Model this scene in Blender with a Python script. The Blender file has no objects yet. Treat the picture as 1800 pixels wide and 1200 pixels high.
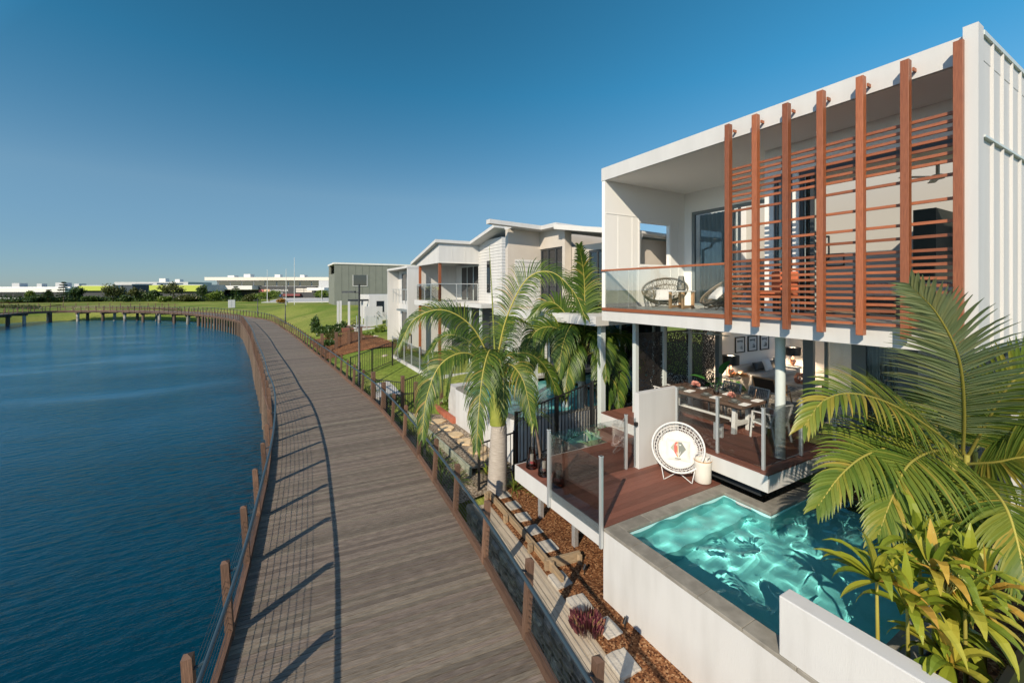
import bpy, bmesh, math, random
from mathutils import Vector, Matrix, noise
R = random.Random(7)
rad = math.radians
scene = bpy.context.scene
COL = scene.collection
V = Vector

# ------------------------------------------------------------------ camera, sky, sun, exposure
cam_d = bpy.data.cameras.new("camera")
cam = bpy.data.objects.new("camera", cam_d); COL.objects.link(cam)
cam.location = (0, 0, 4.8)
cam.rotation_euler = (rad(90), 0, rad(-29.85))
cam_d.sensor_width = 36; cam_d.lens = 14.64
cam_d.shift_y = -92 / 1800
cam_d.clip_start = .05; cam_d.clip_end = 6000
scene.camera = cam

SUN = V((1.27, .87, -.93)).normalized()          # the way the light travels
sun_d = bpy.data.lights.new("sun", 'SUN'); sun_d.energy = 3.1; sun_d.angle = rad(.5); sun_d.color = (1, .87, .69)
sun = bpy.data.objects.new("sun", sun_d); COL.objects.link(sun)
sun.rotation_euler = SUN.to_track_quat('-Z', 'Y').to_euler()
sun.location = (-20, -14, 30)
world = bpy.data.worlds.new("World"); scene.world = world; world.use_nodes = True
wn = world.node_tree.nodes; wl_ = world.node_tree.links; wn.clear()
sky = wn.new('ShaderNodeTexSky'); sky.sky_type = 'NISHITA'; sky.sun_disc = False
sky.sun_elevation = math.asin(-SUN.z); sky.sun_rotation = math.atan2(SUN.x, SUN.y) + math.pi
sky.sun_rotation = -math.atan2(-SUN.x, -SUN.y)
sky.altitude = 0; sky.air_density = .75; sky.dust_density = 0; sky.ozone_density = 6.5
bg = wn.new('ShaderNodeBackground'); bg.inputs[1].default_value = .15
wo = wn.new('ShaderNodeOutputWorld')
# clear air: paler and less glaring towards the horizon, deeper at right angles to the sun (as through a polariser)
tcw = wn.new('ShaderNodeTexCoord'); sp = wn.new('ShaderNodeSeparateXYZ'); wl_.new(tcw.outputs['Generated'], sp.inputs[0])
ramp = wn.new('ShaderNodeValToRGB'); re_ = ramp.color_ramp.elements
while len(re_) < 5: re_.new(.5)
for i_, (q_, c_) in enumerate(((0., (.74, .77, .80)), (.09, (1.20, 1.20, 1.03)), (.2, (1.85, 1.85, 1.38)), (.42, (.80, 2.2, 1.85)), (.9, (.74, 2.4, 2.0)))):
    re_[i_].position = q_; re_[i_].color = (*c_, 1)
wl_.new(sp.outputs[2], ramp.inputs[0])
tint = wn.new('ShaderNodeVectorMath'); tint.operation = 'MULTIPLY'
dt = wn.new('ShaderNodeVectorMath'); dt.operation = 'DOT_PRODUCT'; dt.inputs[1].default_value = tuple(-SUN); wl_.new(tcw.outputs['Generated'], dt.inputs[0])
fm = wn.new('ShaderNodeMapRange'); fm.inputs[1].default_value = .08; fm.inputs[2].default_value = .45; wl_.new(dt.outputs['Value'], fm.inputs[0])
mixs = wn.new('ShaderNodeMix'); mixs.data_type = 'RGBA'; mixs.inputs[7].default_value = (1.45, 1.15, .85, 1); wl_.new(fm.outputs[0], mixs.inputs[0]); wl_.new(ramp.outputs[0], mixs.inputs[6])
wl_.new(sky.outputs[0], tint.inputs[0]); wl_.new(mixs.outputs[2], tint.inputs[1])
sq = wn.new('ShaderNodeMath'); sq.operation = 'MULTIPLY'; wl_.new(dt.outputs['Value'], sq.inputs[0]); wl_.new(dt.outputs['Value'], sq.inputs[1])
po = wn.new('ShaderNodeMath'); po.operation = 'MULTIPLY_ADD'; po.inputs[1].default_value = .33; po.inputs[2].default_value = .225; wl_.new(sq.outputs[0], po.inputs[0])
mxd = wn.new('ShaderNodeMath'); mxd.operation = 'MAXIMUM'; mxd.inputs[1].default_value = 0; wl_.new(dt.outputs['Value'], mxd.inputs[0])
pa = wn.new('ShaderNodeMath'); pa.operation = 'MULTIPLY_ADD'; pa.inputs[1].default_value = .9; wl_.new(mxd.outputs[0], pa.inputs[0]); wl_.new(po.outputs[0], pa.inputs[2])
t2 = wn.new('ShaderNodeVectorMath'); t2.operation = 'SCALE'; wl_.new(tint.outputs[0], t2.inputs[0]); wl_.new(pa.outputs[0], t2.inputs[3])
wl_.new(t2.outputs[0], bg.inputs[0]); wl_.new(bg.outputs[0], wo.inputs[0])
scene.view_settings.view_transform = 'Standard'; scene.view_settings.look = 'None'
scene.view_settings.exposure = .8; scene.view_settings.gamma = 1
cy = scene.cycles
cy.max_bounces = 8; cy.diffuse_bounces = 6; cy.glossy_bounces = 3; cy.transmission_bounces = 6; cy.transparent_max_bounces = 24
cy.caustics_reflective = False; cy.caustics_refractive = True; cy.sample_clamp_indirect = 6

# ------------------------------------------------------------------ helpers: meshes
class MB:
    """collects shapes and links them as ONE mesh object; every face has a random number 'rnd' and a UV in metres"""
    def __init__(s): s.v = []; s.f = []; s.r = []; s.uv = []; s.mi = []; s.m = 0; s.sm = []
    def add(s, vs, fs, uvs=None, r=None, smooth=False):
        b = len(s.v); s.v.extend([tuple(v) for v in vs]); r = R.random() if r is None else r
        for i, f in enumerate(fs):
            s.f.append([b + k for k in f]); s.r.append(r); s.mi.append(s.m); s.sm.append(smooth)
            s.uv.append(uvs[i] if uvs else [(0, 0)] * len(f))
        return s
    def obox(s, c, ax, h, r=None):
        c = V(c); ax = [V(a).normalized() for a in ax]
        vs = [c + ax[0] * (h[0] * i) + ax[1] * (h[1] * j) + ax[2] * (h[2] * k) for i in (-1, 1) for j in (-1, 1) for k in (-1, 1)]
        fs = [(0, 1, 3, 2), (4, 6, 7, 5), (0, 4, 5, 1), (2, 3, 7, 6), (0, 2, 6, 4), (1, 5, 7, 3)]
        L = max(range(3), key=lambda a: h[a]); o = [a for a in range(3) if a != L]
        rr = R.random() * 50
        def uv(i, fi):
            d = [(-1, 1)[(i >> 2) & 1] * h[0], (-1, 1)[(i >> 1) & 1] * h[1], (-1, 1)[i & 1] * h[2]]
            na = (0, 0, 1, 1, 2, 2)[fi]
            a, b = (L, [x for x in o if x != na][0]) if na != L else (o[0], o[1])
            return (d[a] + rr, d[b] + rr * .37)
        if Matrix(ax).determinant() < 0: fs = [f[::-1] for f in fs]
        return s.add(vs, fs, [[uv(i, fi) for i in f] for fi, f in enumerate(fs)], r)
    def box(s, x0, x1, y0, y1, z0, z1, r=None):
        return s.obox(((x0 + x1) / 2, (y0 + y1) / 2, (z0 + z1) / 2), ((1, 0, 0), (0, 1, 0), (0, 0, 1)), (abs(x1 - x0) / 2, abs(y1 - y0) / 2, abs(z1 - z0) / 2), r)
    def bar(s, p, q, w, h, up=(0, 0, 1), r=None):
        p, q = V(p), V(q); d = q - p; n = d.normalized(); u = V(up)
        if abs(n.dot(u)) > .99: u = V((0, 1, 0))
        a = n.cross(u).normalized(); b = a.cross(n)
        return s.obox((p + q) / 2, (n, a, b), (d.length / 2, w / 2, h / 2), r)
    def tube(s, pts, rad_, n=8, cap=True, r=None, smooth=True):
        pts = [V(p) for p in pts]; rs = rad_ if isinstance(rad_, (list, tuple)) else [rad_] * len(pts)
        t0 = (pts[1] - pts[0]).normalized(); u = t0.orthogonal().normalized(); vs = []; L = 0; ls = []
        for i, p in enumerate(pts):
            t = (pts[min(i + 1, len(pts) - 1)] - pts[max(i - 1, 0)]).normalized()
            u = (u - t * u.dot(t)).normalized(); w = t.cross(u)
            if i: L += (p - pts[i - 1]).length
            ls.append(L)
            for k in range(n):
                a = 2 * math.pi * k / n; vs.append(p + (u * math.cos(a) + w * math.sin(a)) * rs[i])
        fs = []; uv = []
        for i in range(len(pts) - 1):
            for k in range(n):
                fs.append((i * n + k, i * n + (k + 1) % n, (i + 1) * n + (k + 1) % n, (i + 1) * n + k))
                c = 2 * math.pi * max(rs) / n
                uv.append([(ls[i], k * c), (ls[i], k * c + c), (ls[i + 1], k * c + c), (ls[i + 1], k * c)])
        rr = R.random() if r is None else r
        s.add(vs, fs, uv, rr, smooth)
        if cap:
            s.add([vs[k] for k in range(n)][::-1], [tuple(range(n))], None, rr)
            s.add(vs[-n:], [tuple(range(n))], None, rr)
        return s
    def cyl(s, x, y, z0, z1, r0, r1=None, n=20, r=None): return s.tube([(x, y, z0), (x, y, z1)], [r0, r0 if r1 is None else r1], n, True, r)
    def lathe(s, c, prof, n=24, r=None, sq=1):
        c = V(c); vs = []; fs = []; m = len(prof)
        for k in range(n):
            a = 2 * math.pi * k / n
            for (q, z) in prof: vs.append(c + V((q * math.cos(a), q * math.sin(a) * sq, z)))
        for k in range(n):
            k2 = (k + 1) % n
            for i in range(m - 1): fs.append((k * m + i, k2 * m + i, k2 * m + i + 1, k * m + i + 1))
        return s.add(vs, fs, None, r, True)
    def prism(s, poly, d, r=None):
        """planar polygon poly swept by vector d"""
        n = len(poly); p = [V(a) for a in poly]; d = V(d)
        nr = V((0, 0, 0))
        for i in range(n): nr += p[i].cross(p[(i + 1) % n])
        if nr.dot(d) > 0: p = p[::-1]
        vs = p + [a + d for a in p]
        fs = [tuple(range(n)), tuple(range(2 * n - 1, n - 1, -1))] + [(i, i + n, (i + 1) % n + n, (i + 1) % n) for i in range(n)]
        uv = [[((vs[i].x + vs[i].y), vs[i].z) for i in f] for f in fs]
        return s.add(vs, fs, uv, r)
    def quad(s, a, b, c, d, r=None): return s.add([a, b, c, d], [(0, 1, 2, 3)], [[(V(p).x + V(p).y, V(p).z) for p in (a, b, c, d)]], r)
    def blade(s, pts, ws, nrm, fold=0., r=None):
        """leaf blade along pts, half widths ws, facing nrm; fold lifts the edges into a V"""
        pts = [V(p) for p in pts]; n = len(pts); vs = []; fs = []; uv = []
        for i, p in enumerate(pts):
            t = (pts[min(i + 1, n - 1)] - pts[max(i - 1, 0)]).normalized()
            a = t.cross(V(nrm)); a = a.normalized() if a.length > 1e-5 else t.orthogonal().normalized(); u = a.cross(t)
            vs += [p - a * ws[i] + u * (ws[i] * fold), p, p + a * ws[i] + u * (ws[i] * fold)]
        for i in range(n - 1):
            for k in (0, 1):
                b = i * 3 + k; fs.append((b, b + 1, b + 4, b + 3))
                uv.append([(i / (n - 1), k - 1), (i / (n - 1), k), ((i + 1) / (n - 1), k), ((i + 1) / (n - 1), k - 1)])
        return s.add(vs, fs, uv, r)
    def build(s, name, mats, parent=None, bevel=0, kind=None, local=False, label=None):
        me = bpy.data.meshes.new(name); off = V((0, 0, 0)) if (parent is None or local) else wloc(parent)
        me.from_pydata([V(v) - off for v in s.v], [], s.f); me.update()
        for m in (mats if isinstance(mats, (list, tuple)) else [mats]): me.materials.append(m)
        at = me.attributes.new('rnd', 'FLOAT', 'FACE'); at.data.foreach_set('value', s.r)
        ul = me.uv_layers.new(name='uv'); fl = []
        for u in s.uv:
            for a in u: fl += [a[0], a[1]]
        ul.data.foreach_set('uv', fl)
        me.polygons.foreach_set('material_index', s.mi); me.polygons.foreach_set('use_smooth', s.sm)
        o = bpy.data.objects.new(name, me); COL.objects.link(o)
        if parent is not None: o.parent = parent
        if bevel:
            b = o.modifiers.new('bevel', 'BEVEL'); b.width = bevel; b.segments = 2; b.limit_method = 'ANGLE'
        if kind: o['kind'] = kind
        if label: o['label'] = label
        return o
def wloc(o):
    p = V((0, 0, 0))
    while o is not None: p += V(o.location); o = o.parent
    return p
def thing(name, label, cat, loc=(0, 0, 0), rz=0, group=None):
    o = bpy.data.objects.new(name, None); COL.objects.link(o); o.empty_display_size = .2
    o.location = loc; o.rotation_euler = (0, 0, rz); o['label'] = label; o['category'] = cat
    if group: o['group'] = group
    return o
def tag(o, label, cat, group=None, kind=None):
    o['label'] = label; o['category'] = cat
    if group: o['group'] = group
    if kind: o['kind'] = kind
    return o
def dup(root, loc, rz=0, label=None, group=None, scale=None):
    def cp(o, par):
        c = o.copy(); COL.objects.link(c); c.parent = par
        for ch in o.children: cp(ch, c)
        return c
    r = cp(root, None); r.location = loc; r.rotation_euler = (0, 0, rz)
    if scale: r.scale = (scale, scale, scale) if not isinstance(scale, tuple) else scale
    if label: r['label'] = label
    if group: r['group'] = group
    return r
def catmull(P, n):
    P = [V(p) for p in P]; P = [P[0] * 2 - P[1]] + P + [P[-1] * 2 - P[-2]]; out = []
    for i in range(1, len(P) - 2):
        for k in range(n):
            t = k / n; a, b, c, d = P[i - 1:i + 3]
            out.append(.5 * ((2 * b) + (c - a) * t + (2 * a - 5 * b + 4 * c - d) * t * t + (3 * b - a - 3 * c + d) * t ** 3))
    out.append(P[-2]); return out

# ------------------------------------------------------------------ helpers: materials
def mat(name, col, rough=.6, var=0., c2=None, nscale=3., stretch=(1, 1, 1), coord='Object', detail=6., bump=0., bscale=None,
        spec=.5, metal=0., hue=0., lo=.35, hi=.65, bstretch=None, trans=0., coat=0., bdist=.02):
    m = bpy.data.materials.new(name); m.use_nodes = True; nt = m.node_tree; N = nt.nodes; L = nt.links
    p = N['Principled BSDF']; p.inputs['Roughness'].default_value = rough; p.inputs['Metallic'].default_value = metal
    p.inputs['Specular IOR Level'].default_value = spec; p.inputs['Coat Weight'].default_value = coat
    tc = N.new('ShaderNodeTexCoord'); out = None
    c4 = (*col, 1)
    if c2 is not None or bump:
        mp = N.new('ShaderNodeMapping'); mp.inputs['Scale'].default_value = stretch; L.new(tc.outputs[coord], mp.inputs[0])
    if c2 is not None:
        nz = N.new('ShaderNodeTexNoise'); nz.inputs['Scale'].default_value = nscale; nz.inputs['Detail'].default_value = detail
        L.new(mp.outputs[0], nz.inputs[0])
        cr = N.new('ShaderNodeValToRGB'); cr.color_ramp.elements[0].position = lo; cr.color_ramp.elements[1].position = hi
        cr.color_ramp.elements[0].color = c4; cr.color_ramp.elements[1].color = (*c2, 1)
        L.new(nz.outputs[0], cr.inputs[0]); out = cr.outputs[0]
    if var or hue:
        at = N.new('ShaderNodeAttribute'); at.attribute_name = 'rnd'
        hs = N.new('ShaderNodeHueSaturation')
        if out: L.new(out, hs.inputs['Color'])
        else: hs.inputs['Color'].default_value = c4
        mr = N.new('ShaderNodeMapRange'); mr.inputs[3].default_value = 1 - var; mr.inputs[4].default_value = 1 + var
        L.new(at.outputs['Fac'], mr.inputs[0]); L.new(mr.outputs[0], hs.inputs['Value'])
        if hue:
            ma = N.new('ShaderNodeMath'); ma.operation = 'MULTIPLY'; ma.inputs[1].default_value = 7.31
            fr = N.new('ShaderNodeMath'); fr.operation = 'FRACT'
            m2 = N.new('ShaderNodeMapRange'); m2.inputs[3].default_value = .5 - hue; m2.inputs[4].default_value = .5 + hue
            L.new(at.outputs['Fac'], ma.inputs[0]); L.new(ma.outputs[0], fr.inputs[0]); L.new(fr.outputs[0], m2.inputs[0]); L.new(m2.outputs[0], hs.inputs['Hue'])
        out = hs.outputs[0]
    if out: L.new(out, p.inputs['Base Color'])
    else: p.inputs['Base Color'].default_value = c4
    if bump:
        nb = N.new('ShaderNodeTexNoise'); nb.inputs['Scale'].default_value = bscale or nscale; nb.inputs['Detail'].default_value = 4
        if bstretch:
            mb = N.new('ShaderNodeMapping'); mb.inputs['Scale'].default_value = bstretch; L.new(tc.outputs[coord], mb.inputs[0]); L.new(mb.outputs[0], nb.inputs[0])
        else: L.new(mp.outputs[0], nb.inputs[0])
        b = N.new('ShaderNodeBump'); b.inputs['Strength'].default_value = bump; b.inputs['Distance'].default_value = bdist
        L.new(nb.outputs[0], b.inputs['Height']); L.new(b.outputs[0], p.inputs['Normal'])
    if trans:
        o = N['Material Output']; tr = N.new('ShaderNodeBsdfTranslucent'); mx = N.new('ShaderNodeMixShader'); mx.inputs[0].default_value = trans
        if out: L.new(out, tr.inputs[0])
        else: tr.inputs[0].default_value = c4
        L.new(p.outputs[0], mx.inputs[1]); L.new(tr.outputs[0], mx.inputs[2]); L.new(mx.outputs[0], o.inputs[0])
    return m
def glass(name, tint=(.94, .97, .96), refl=.5, rough=0., dark=None, ior=1.45):
    m = bpy.data.materials.new(name); m.use_nodes = True; nt = m.node_tree; N = nt.nodes; L = nt.links; N.clear()
    o = N.new('ShaderNodeOutputMaterial'); t = N.new('ShaderNodeBsdfTransparent'); t.inputs[0].default_value = (*tint, 1)
    g = N.new('ShaderNodeBsdfGlossy'); g.inputs['Roughness'].default_value = rough
    f = N.new('ShaderNodeFresnel'); f.inputs[0].default_value = ior
    ml = N.new('ShaderNodeMath'); ml.operation = 'MULTIPLY'; ml.inputs[1].default_value = refl
    mx = N.new('ShaderNodeMixShader'); L.new(f.outputs[0], ml.inputs[0]); L.new(ml.outputs[0], mx.inputs[0])
    L.new(t.outputs[0], mx.inputs[1]); L.new(g.outputs[0], mx.inputs[2]); L.new(mx.outputs[0], o.inputs[0])
    return m
M = {}
M['white'] = mat('white_render', (.535, .53, .515), .7, c2=(.575, .57, .555), nscale=1.6, stretch=(2.5, 2.5, .3), bump=.08, bscale=60)
M['whitewall'] = mat('white_rendered_wall', (.475, .468, .45), .75, c2=(.57, .565, .55), nscale=1.3, stretch=(2.2, 2.2, .35), lo=.25, hi=.55, bump=.15, bscale=45)
M['whitepaint'] = mat('white_paint', (.62, .615, .595), .4)
M['inner'] = mat('white_inner_lightened', (.80, .79, .76), .7)  # the facade's white, made lighter here to lift the balcony shade
M['inwhite'] = mat('interior_white', (.80, .78, .74), .7)
M['offwhite'] = mat('cream_cladding', (.66, .64, .60), .6, c2=(.69, .67, .63), nscale=2)
M['beige'] = mat('beige_render', (.52, .47, .41), .7, c2=(.55, .50, .44), nscale=2)
M['ceil'] = mat('ceiling_white_lightened', (.84, .83, .80), .7)  # same white again, raised to stand in for light under the roof
M['timber'] = mat('oiled_hardwood', (.225, .068, .026), .45, var=.28, c2=(.33, .108, .044), nscale=5, stretch=(1.2, 22, 22), coord='UV', bump=.12)
M['deck'] = mat('brown_decking', (.165, .062, .042), .55, var=.22, c2=(.215, .085, .057), nscale=4, stretch=(1, 30, 30), coord='UV', bump=.15)
M['plank'] = mat('weathered_boardwalk_plank', (.095, .072, .053), .8, var=.26, c2=(.285, .236, .188), nscale=4, stretch=(1.3, 34, 34), coord='UV', bump=.7, lo=.32, hi=.72, hue=.012, detail=9)
M['post'] = mat('brown_hardwood_post', (.085, .046, .028), .7, var=.3, c2=(.18, .10, .062), nscale=5, stretch=(1.2, 24, 24), coord='UV', bump=.3)
M['kerb'] = mat('brown_hardwood_kerb', (.085, .045, .028), .7, var=.25, c2=(.165, .09, .056), nscale=5, stretch=(1, 24, 24), coord='UV', bump=.3)
M['sleeper'] = mat('grey_timber_sleeper', (.40, .33, .25), .85, var=.15, c2=(.52, .45, .35), nscale=5, stretch=(1, 20, 20), coord='UV', bump=.4)
M['sleeper2'] = mat('brown_timber_edging', (.26, .18, .10), .85, var=.15, c2=(.40, .30, .19), nscale=5, stretch=(1, 20, 20), coord='UV', bump=.4)
M['pile'] = mat('round_timber_pile', (.065, .045, .032), .85, var=.3, c2=(.14, .095, .065), nscale=4, stretch=(2, 10, 10), coord='UV', bump=.4)
M['rail'] = mat('painted_handrail', (.035, .055, .07), .35, spec=.6)
M['cable'] = mat('steel_cable', (.22, .20, .19), .35, metal=1.)
M['alu'] = mat('silver_aluminium', (.62, .65, .65), .35, metal=.6)
M['galv'] = mat('galvanised_steel', (.50, .52, .52), .5, metal=.7, c2=(.62, .64, .64), nscale=20)
M['greypaint'] = mat('pale_grey_paint', (.55, .60, .58), .45)
M['frame'] = mat('grey_window_frame', (.18, .21, .22), .4)
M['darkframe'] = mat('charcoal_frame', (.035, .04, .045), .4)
M['black'] = mat('black_powder_coat', (.012, .012, .013), .4)
M['pane'] = glass('clear_glass', (.972, .988, .983), .6)
M['paneedge'] = glass('green_glass', (.80, .92, .88), .9)
M['winglass'] = glass('window_glass', (.80, .85, .85), 1.2)
M['darkglass'] = mat('dark_window_glass', (.015, .018, .022), .04, spec=.9)
M['coping'] = mat('stone_coping', (.20, .185, .155), .6, var=.1, c2=(.28, .26, .22), nscale=6, bump=.1, bscale=80)
M['paver'] = mat('pale_stone_paver', (.42, .385, .33), .8, var=.12, c2=(.56, .52, .45), nscale=6, bump=.35, bscale=30)
M['sandstone'] = mat('sandstone_flag', (.50, .36, .20), .85, var=.15, c2=(.62, .48, .30), nscale=7, bump=.4, bscale=25)
M['rock'] = mat('rubble_stone', (.22, .19, .15), .9, var=.4, c2=(.50, .43, .34), nscale=5, bump=.7, bscale=14, hue=.02, bdist=.04)
M['concrete'] = mat('pale_concrete', (.42, .41, .39), .85, c2=(.52, .51, .48), nscale=3, bump=.15, bscale=40)
M['copper'] = mat('rose_copper', (.75, .36, .24), .25, metal=.9)
M['rope'] = mat('white_cord', (.70, .69, .67), .6)
M['cushion'] = mat('white_linen', (.62, .60, .58), .9, bump=.35, bscale=9, nscale=9, bdist=.03)
M['cane'] = mat('grey_rattan', (.17, .14, .105), .7, var=.2)
M['oak'] = mat('pale_oak', (.48, .27, .13), .5, c2=(.56, .34, .18), nscale=5, stretch=(1, 20, 20), coord='UV')
M['tabletop'] = mat('dark_table_timber', (.085, .05, .034), .4, c2=(.16, .10, .07), nscale=4, stretch=(1, 18, 18), coord='UV', bump=.1)
M['sofa'] = mat('grey_upholstery', (.34, .32, .29), .9, bump=.2, bscale=60, nscale=60)
M['brick'] = mat('orange_cushion_fabric', (.55, .14, .06), .9)
def ground_mat(name, cols, scale, bump=.6, rough=.95, big=None):
    m = bpy.data.materials.new(name); m.use_nodes = True; nt = m.node_tree; N = nt.nodes; L = nt.links; p = N['Principled BSDF']
    p.inputs['Roughness'].default_value = rough; p.inputs['Specular IOR Level'].default_value = .2
    tc = N.new('ShaderNodeTexCoord'); vo = N.new('ShaderNodeTexVoronoi'); vo.inputs['Scale'].default_value = scale; L.new(tc.outputs['Object'], vo.inputs[0])
    wv = N.new('ShaderNodeTexWhiteNoise'); L.new(vo.outputs['Color'], wv.inputs[0])
    cr = N.new('ShaderNodeValToRGB'); e = cr.color_ramp.elements
    while len(e) < len(cols): e.new(.5)
    for i, c in enumerate(cols): e[i].position = i / (len(cols) - 1); e[i].color = (*c, 1)
    L.new(wv.outputs[0], cr.inputs[0])
    nz = N.new('ShaderNodeTexNoise'); nz.inputs['Scale'].default_value = .9; nz.inputs['Detail'].default_value = 5; L.new(tc.outputs['Object'], nz.inputs[0])
    mr = N.new('ShaderNodeMapRange'); mr.inputs[1].default_value = .3; mr.inputs[2].default_value = .7; mr.inputs[3].default_value = .72; mr.inputs[4].default_value = 1.25
    L.new(nz.outputs[0], mr.inputs[0]); hs = N.new('ShaderNodeHueSaturation'); L.new(cr.outputs[0], hs.inputs['Color']); L.new(mr.outputs[0], hs.inputs['Value'])
    L.new(hs.outputs[0], p.inputs['Base Color'])
    b = N.new('ShaderNodeBump'); b.inputs['Strength'].default_value = bump; b.inputs['Distance'].default_value = .03
    L.new(wv.outputs[0], b.inputs['Height']); L.new(b.outputs[0], p.inputs['Normal'])
    return m
M['mulch'] = ground_mat('bark_mulch', [(.05, .018, .008), (.13, .05, .02), (.20, .082, .033), (.27, .12, .05), (.42, .24, .12)], 38, .9)
M['gravel'] = ground_mat('brown_gravel', [(.09, .07, .05), (.22, .17, .12), (.33, .27, .2), (.45, .38, .3)], 26, .8)
def grass_mat():
    m = bpy.data.materials.new('lawn_grass'); m.use_nodes = True; nt = m.node_tree; N = nt.nodes; L = nt.links; p = N['Principled BSDF']
    p.inputs['Roughness'].default_value = .95; p.inputs['Specular IOR Level'].default_value = .1
    tc = N.new('ShaderNodeTexCoord'); n1 = N.new('ShaderNodeTexNoise'); n1.inputs['Scale'].default_value = .12; n1.inputs['Detail'].default_value = 7
    n2 = N.new('ShaderNodeTexNoise'); n2.inputs['Scale'].default_value = 6; n2.inputs['Detail'].default_value = 6
    L.new(tc.outputs['Object'], n1.inputs[0]); L.new(tc.outputs['Object'], n2.inputs[0])
    c1 = N.new('ShaderNodeValToRGB'); c1.color_ramp.elements[0].position = .38; c1.color_ramp.elements[1].position = .62
    c1.color_ramp.elements[0].color = (.125, .185, .028, 1); c1.color_ramp.elements[1].color = (.25, .265, .065, 1)
    mr = N.new('ShaderNodeMapRange'); mr.inputs[1].default_value = .3; mr.inputs[2].default_value = .7; mr.inputs[3].default_value = .65; mr.inputs[4].default_value = 1.3
    hs = N.new('ShaderNodeHueSaturation'); L.new(n1.outputs[0], c1.inputs[0]); L.new(c1.outputs[0], hs.inputs['Color']); L.new(n2.outputs[0], mr.inputs[0]); L.new(mr.outputs[0], hs.inputs['Value'])
    L.new(hs.outputs[0], p.inputs['Base Color'])
    b = N.new('ShaderNodeBump'); b.inputs['Strength'].default_value = .5; b.inputs['Distance'].default_value = .1; L.new(n2.outputs[0], b.inputs['Height']); L.new(b.outputs[0], p.inputs['Normal'])
    return m
M['grass'] = grass_mat()
def leafmat(name, cols, rough=.4, trans=.3, spec=.4):
    m = bpy.data.materials.new(name); m.use_nodes = True; nt = m.node_tree; N = nt.nodes; L = nt.links; p = N['Principled BSDF']
    p.inputs['Roughness'].default_value = rough; p.inputs['Specular IOR Level'].default_value = spec
    at = N.new('ShaderNodeAttribute'); at.attribute_name = 'rnd'; cr = N.new('ShaderNodeValToRGB'); e = cr.color_ramp.elements
    while len(e) < len(cols): e.new(.5)
    for i, (q, c) in enumerate(cols): e[i].position = q; e[i].color = (*c, 1)
    L.new(at.outputs['Fac'], cr.inputs[0]); L.new(cr.outputs[0], p.inputs['Base Color'])
    tr = N.new('ShaderNodeBsdfTranslucent'); mx = N.new('ShaderNodeMixShader'); mx.inputs[0].default_value = trans
    hs = N.new('ShaderNodeHueSaturation'); hs.inputs['Value'].default_value = 1.5; hs.inputs['Hue'].default_value = .485
    L.new(cr.outputs[0], hs.inputs['Color']); L.new(hs.outputs[0], tr.inputs[0])
    L.new(p.outputs[0], mx.inputs[1]); L.new(tr.outputs[0], mx.inputs[2]); L.new(mx.outputs[0], N['Material Output'].inputs[0])
    return m
M['palm'] = leafmat('palm_leaf', [(0, (.026, .064, .010)), (.55, (.068, .13, .016)), (.88, (.13, .19, .024)), (.97, (.24, .24, .04)), (1, (.34, .22, .06))])
M['cane_palm'] = leafmat('golden_cane_palm_leaf', [(0, (.085, .145, .022)), (.5, (.16, .215, .035)), (.85, (.25, .26, .04)), (1, (.38, .29, .055))], trans=.33)
M['rachis'] = mat('yellow_green_leaf_stalk', (.34, .30, .06), .5, var=.2)
M['cane_pale'] = leafmat('pale_palm_leaf_underside', [(0, (.20, .26, .12)), (.6, (.27, .33, .17)), (1, (.36, .36, .16))], trans=.3)
M['strap'] = leafmat('broad_strap_leaf', [(0, (.14, .20, .022)), (.55, (.28, .32, .030)), (.85, (.42, .38, .05)), (1, (.56, .32, .06))], trans=.3)
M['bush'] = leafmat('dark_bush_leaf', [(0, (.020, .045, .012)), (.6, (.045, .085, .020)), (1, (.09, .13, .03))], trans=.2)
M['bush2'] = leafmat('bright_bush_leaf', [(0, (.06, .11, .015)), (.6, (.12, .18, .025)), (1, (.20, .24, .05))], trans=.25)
M['olive'] = leafmat('olive_tree_leaf', [(0, (.03, .05, .014)), (.6, (.075, .09, .025)), (1, (.14, .13, .045))], trans=.2)
M['yucca'] = leafmat('yellow_edged_leaf', [(0, (.10, .16, .03)), (.5, (.22, .28, .07)), (1, (.42, .42, .13))], trans=.2)
M['agave'] = leafmat('blue_green_agave_leaf', [(0, (.16, .27, .14)), (1, (.27, .40, .20))], trans=.15, rough=.5)
M['purple'] = leafmat('purple_leaf', [(0, (.05, .012, .02)), (.5, (.13, .03, .05)), (.75, (.22, .08, .08)), (1, (.26, .20, .08))], trans=.15)
M['trunk'] = mat('ringed_palm_trunk', (.30, .26, .22), .9, c2=(.45, .40, .345), nscale=3, stretch=(22, 1.5, 1.5), coord='UV', bump=.5, bstretch=(12, .4, .4))
M['shaft'] = mat('green_crownshaft', (.16, .20, .03), .45, c2=(.26, .28, .05), nscale=3)
M['bark'] = mat('brown_bark', (.10, .07, .05), .9, c2=(.18, .13, .10), nscale=6, bump=.4)
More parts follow.
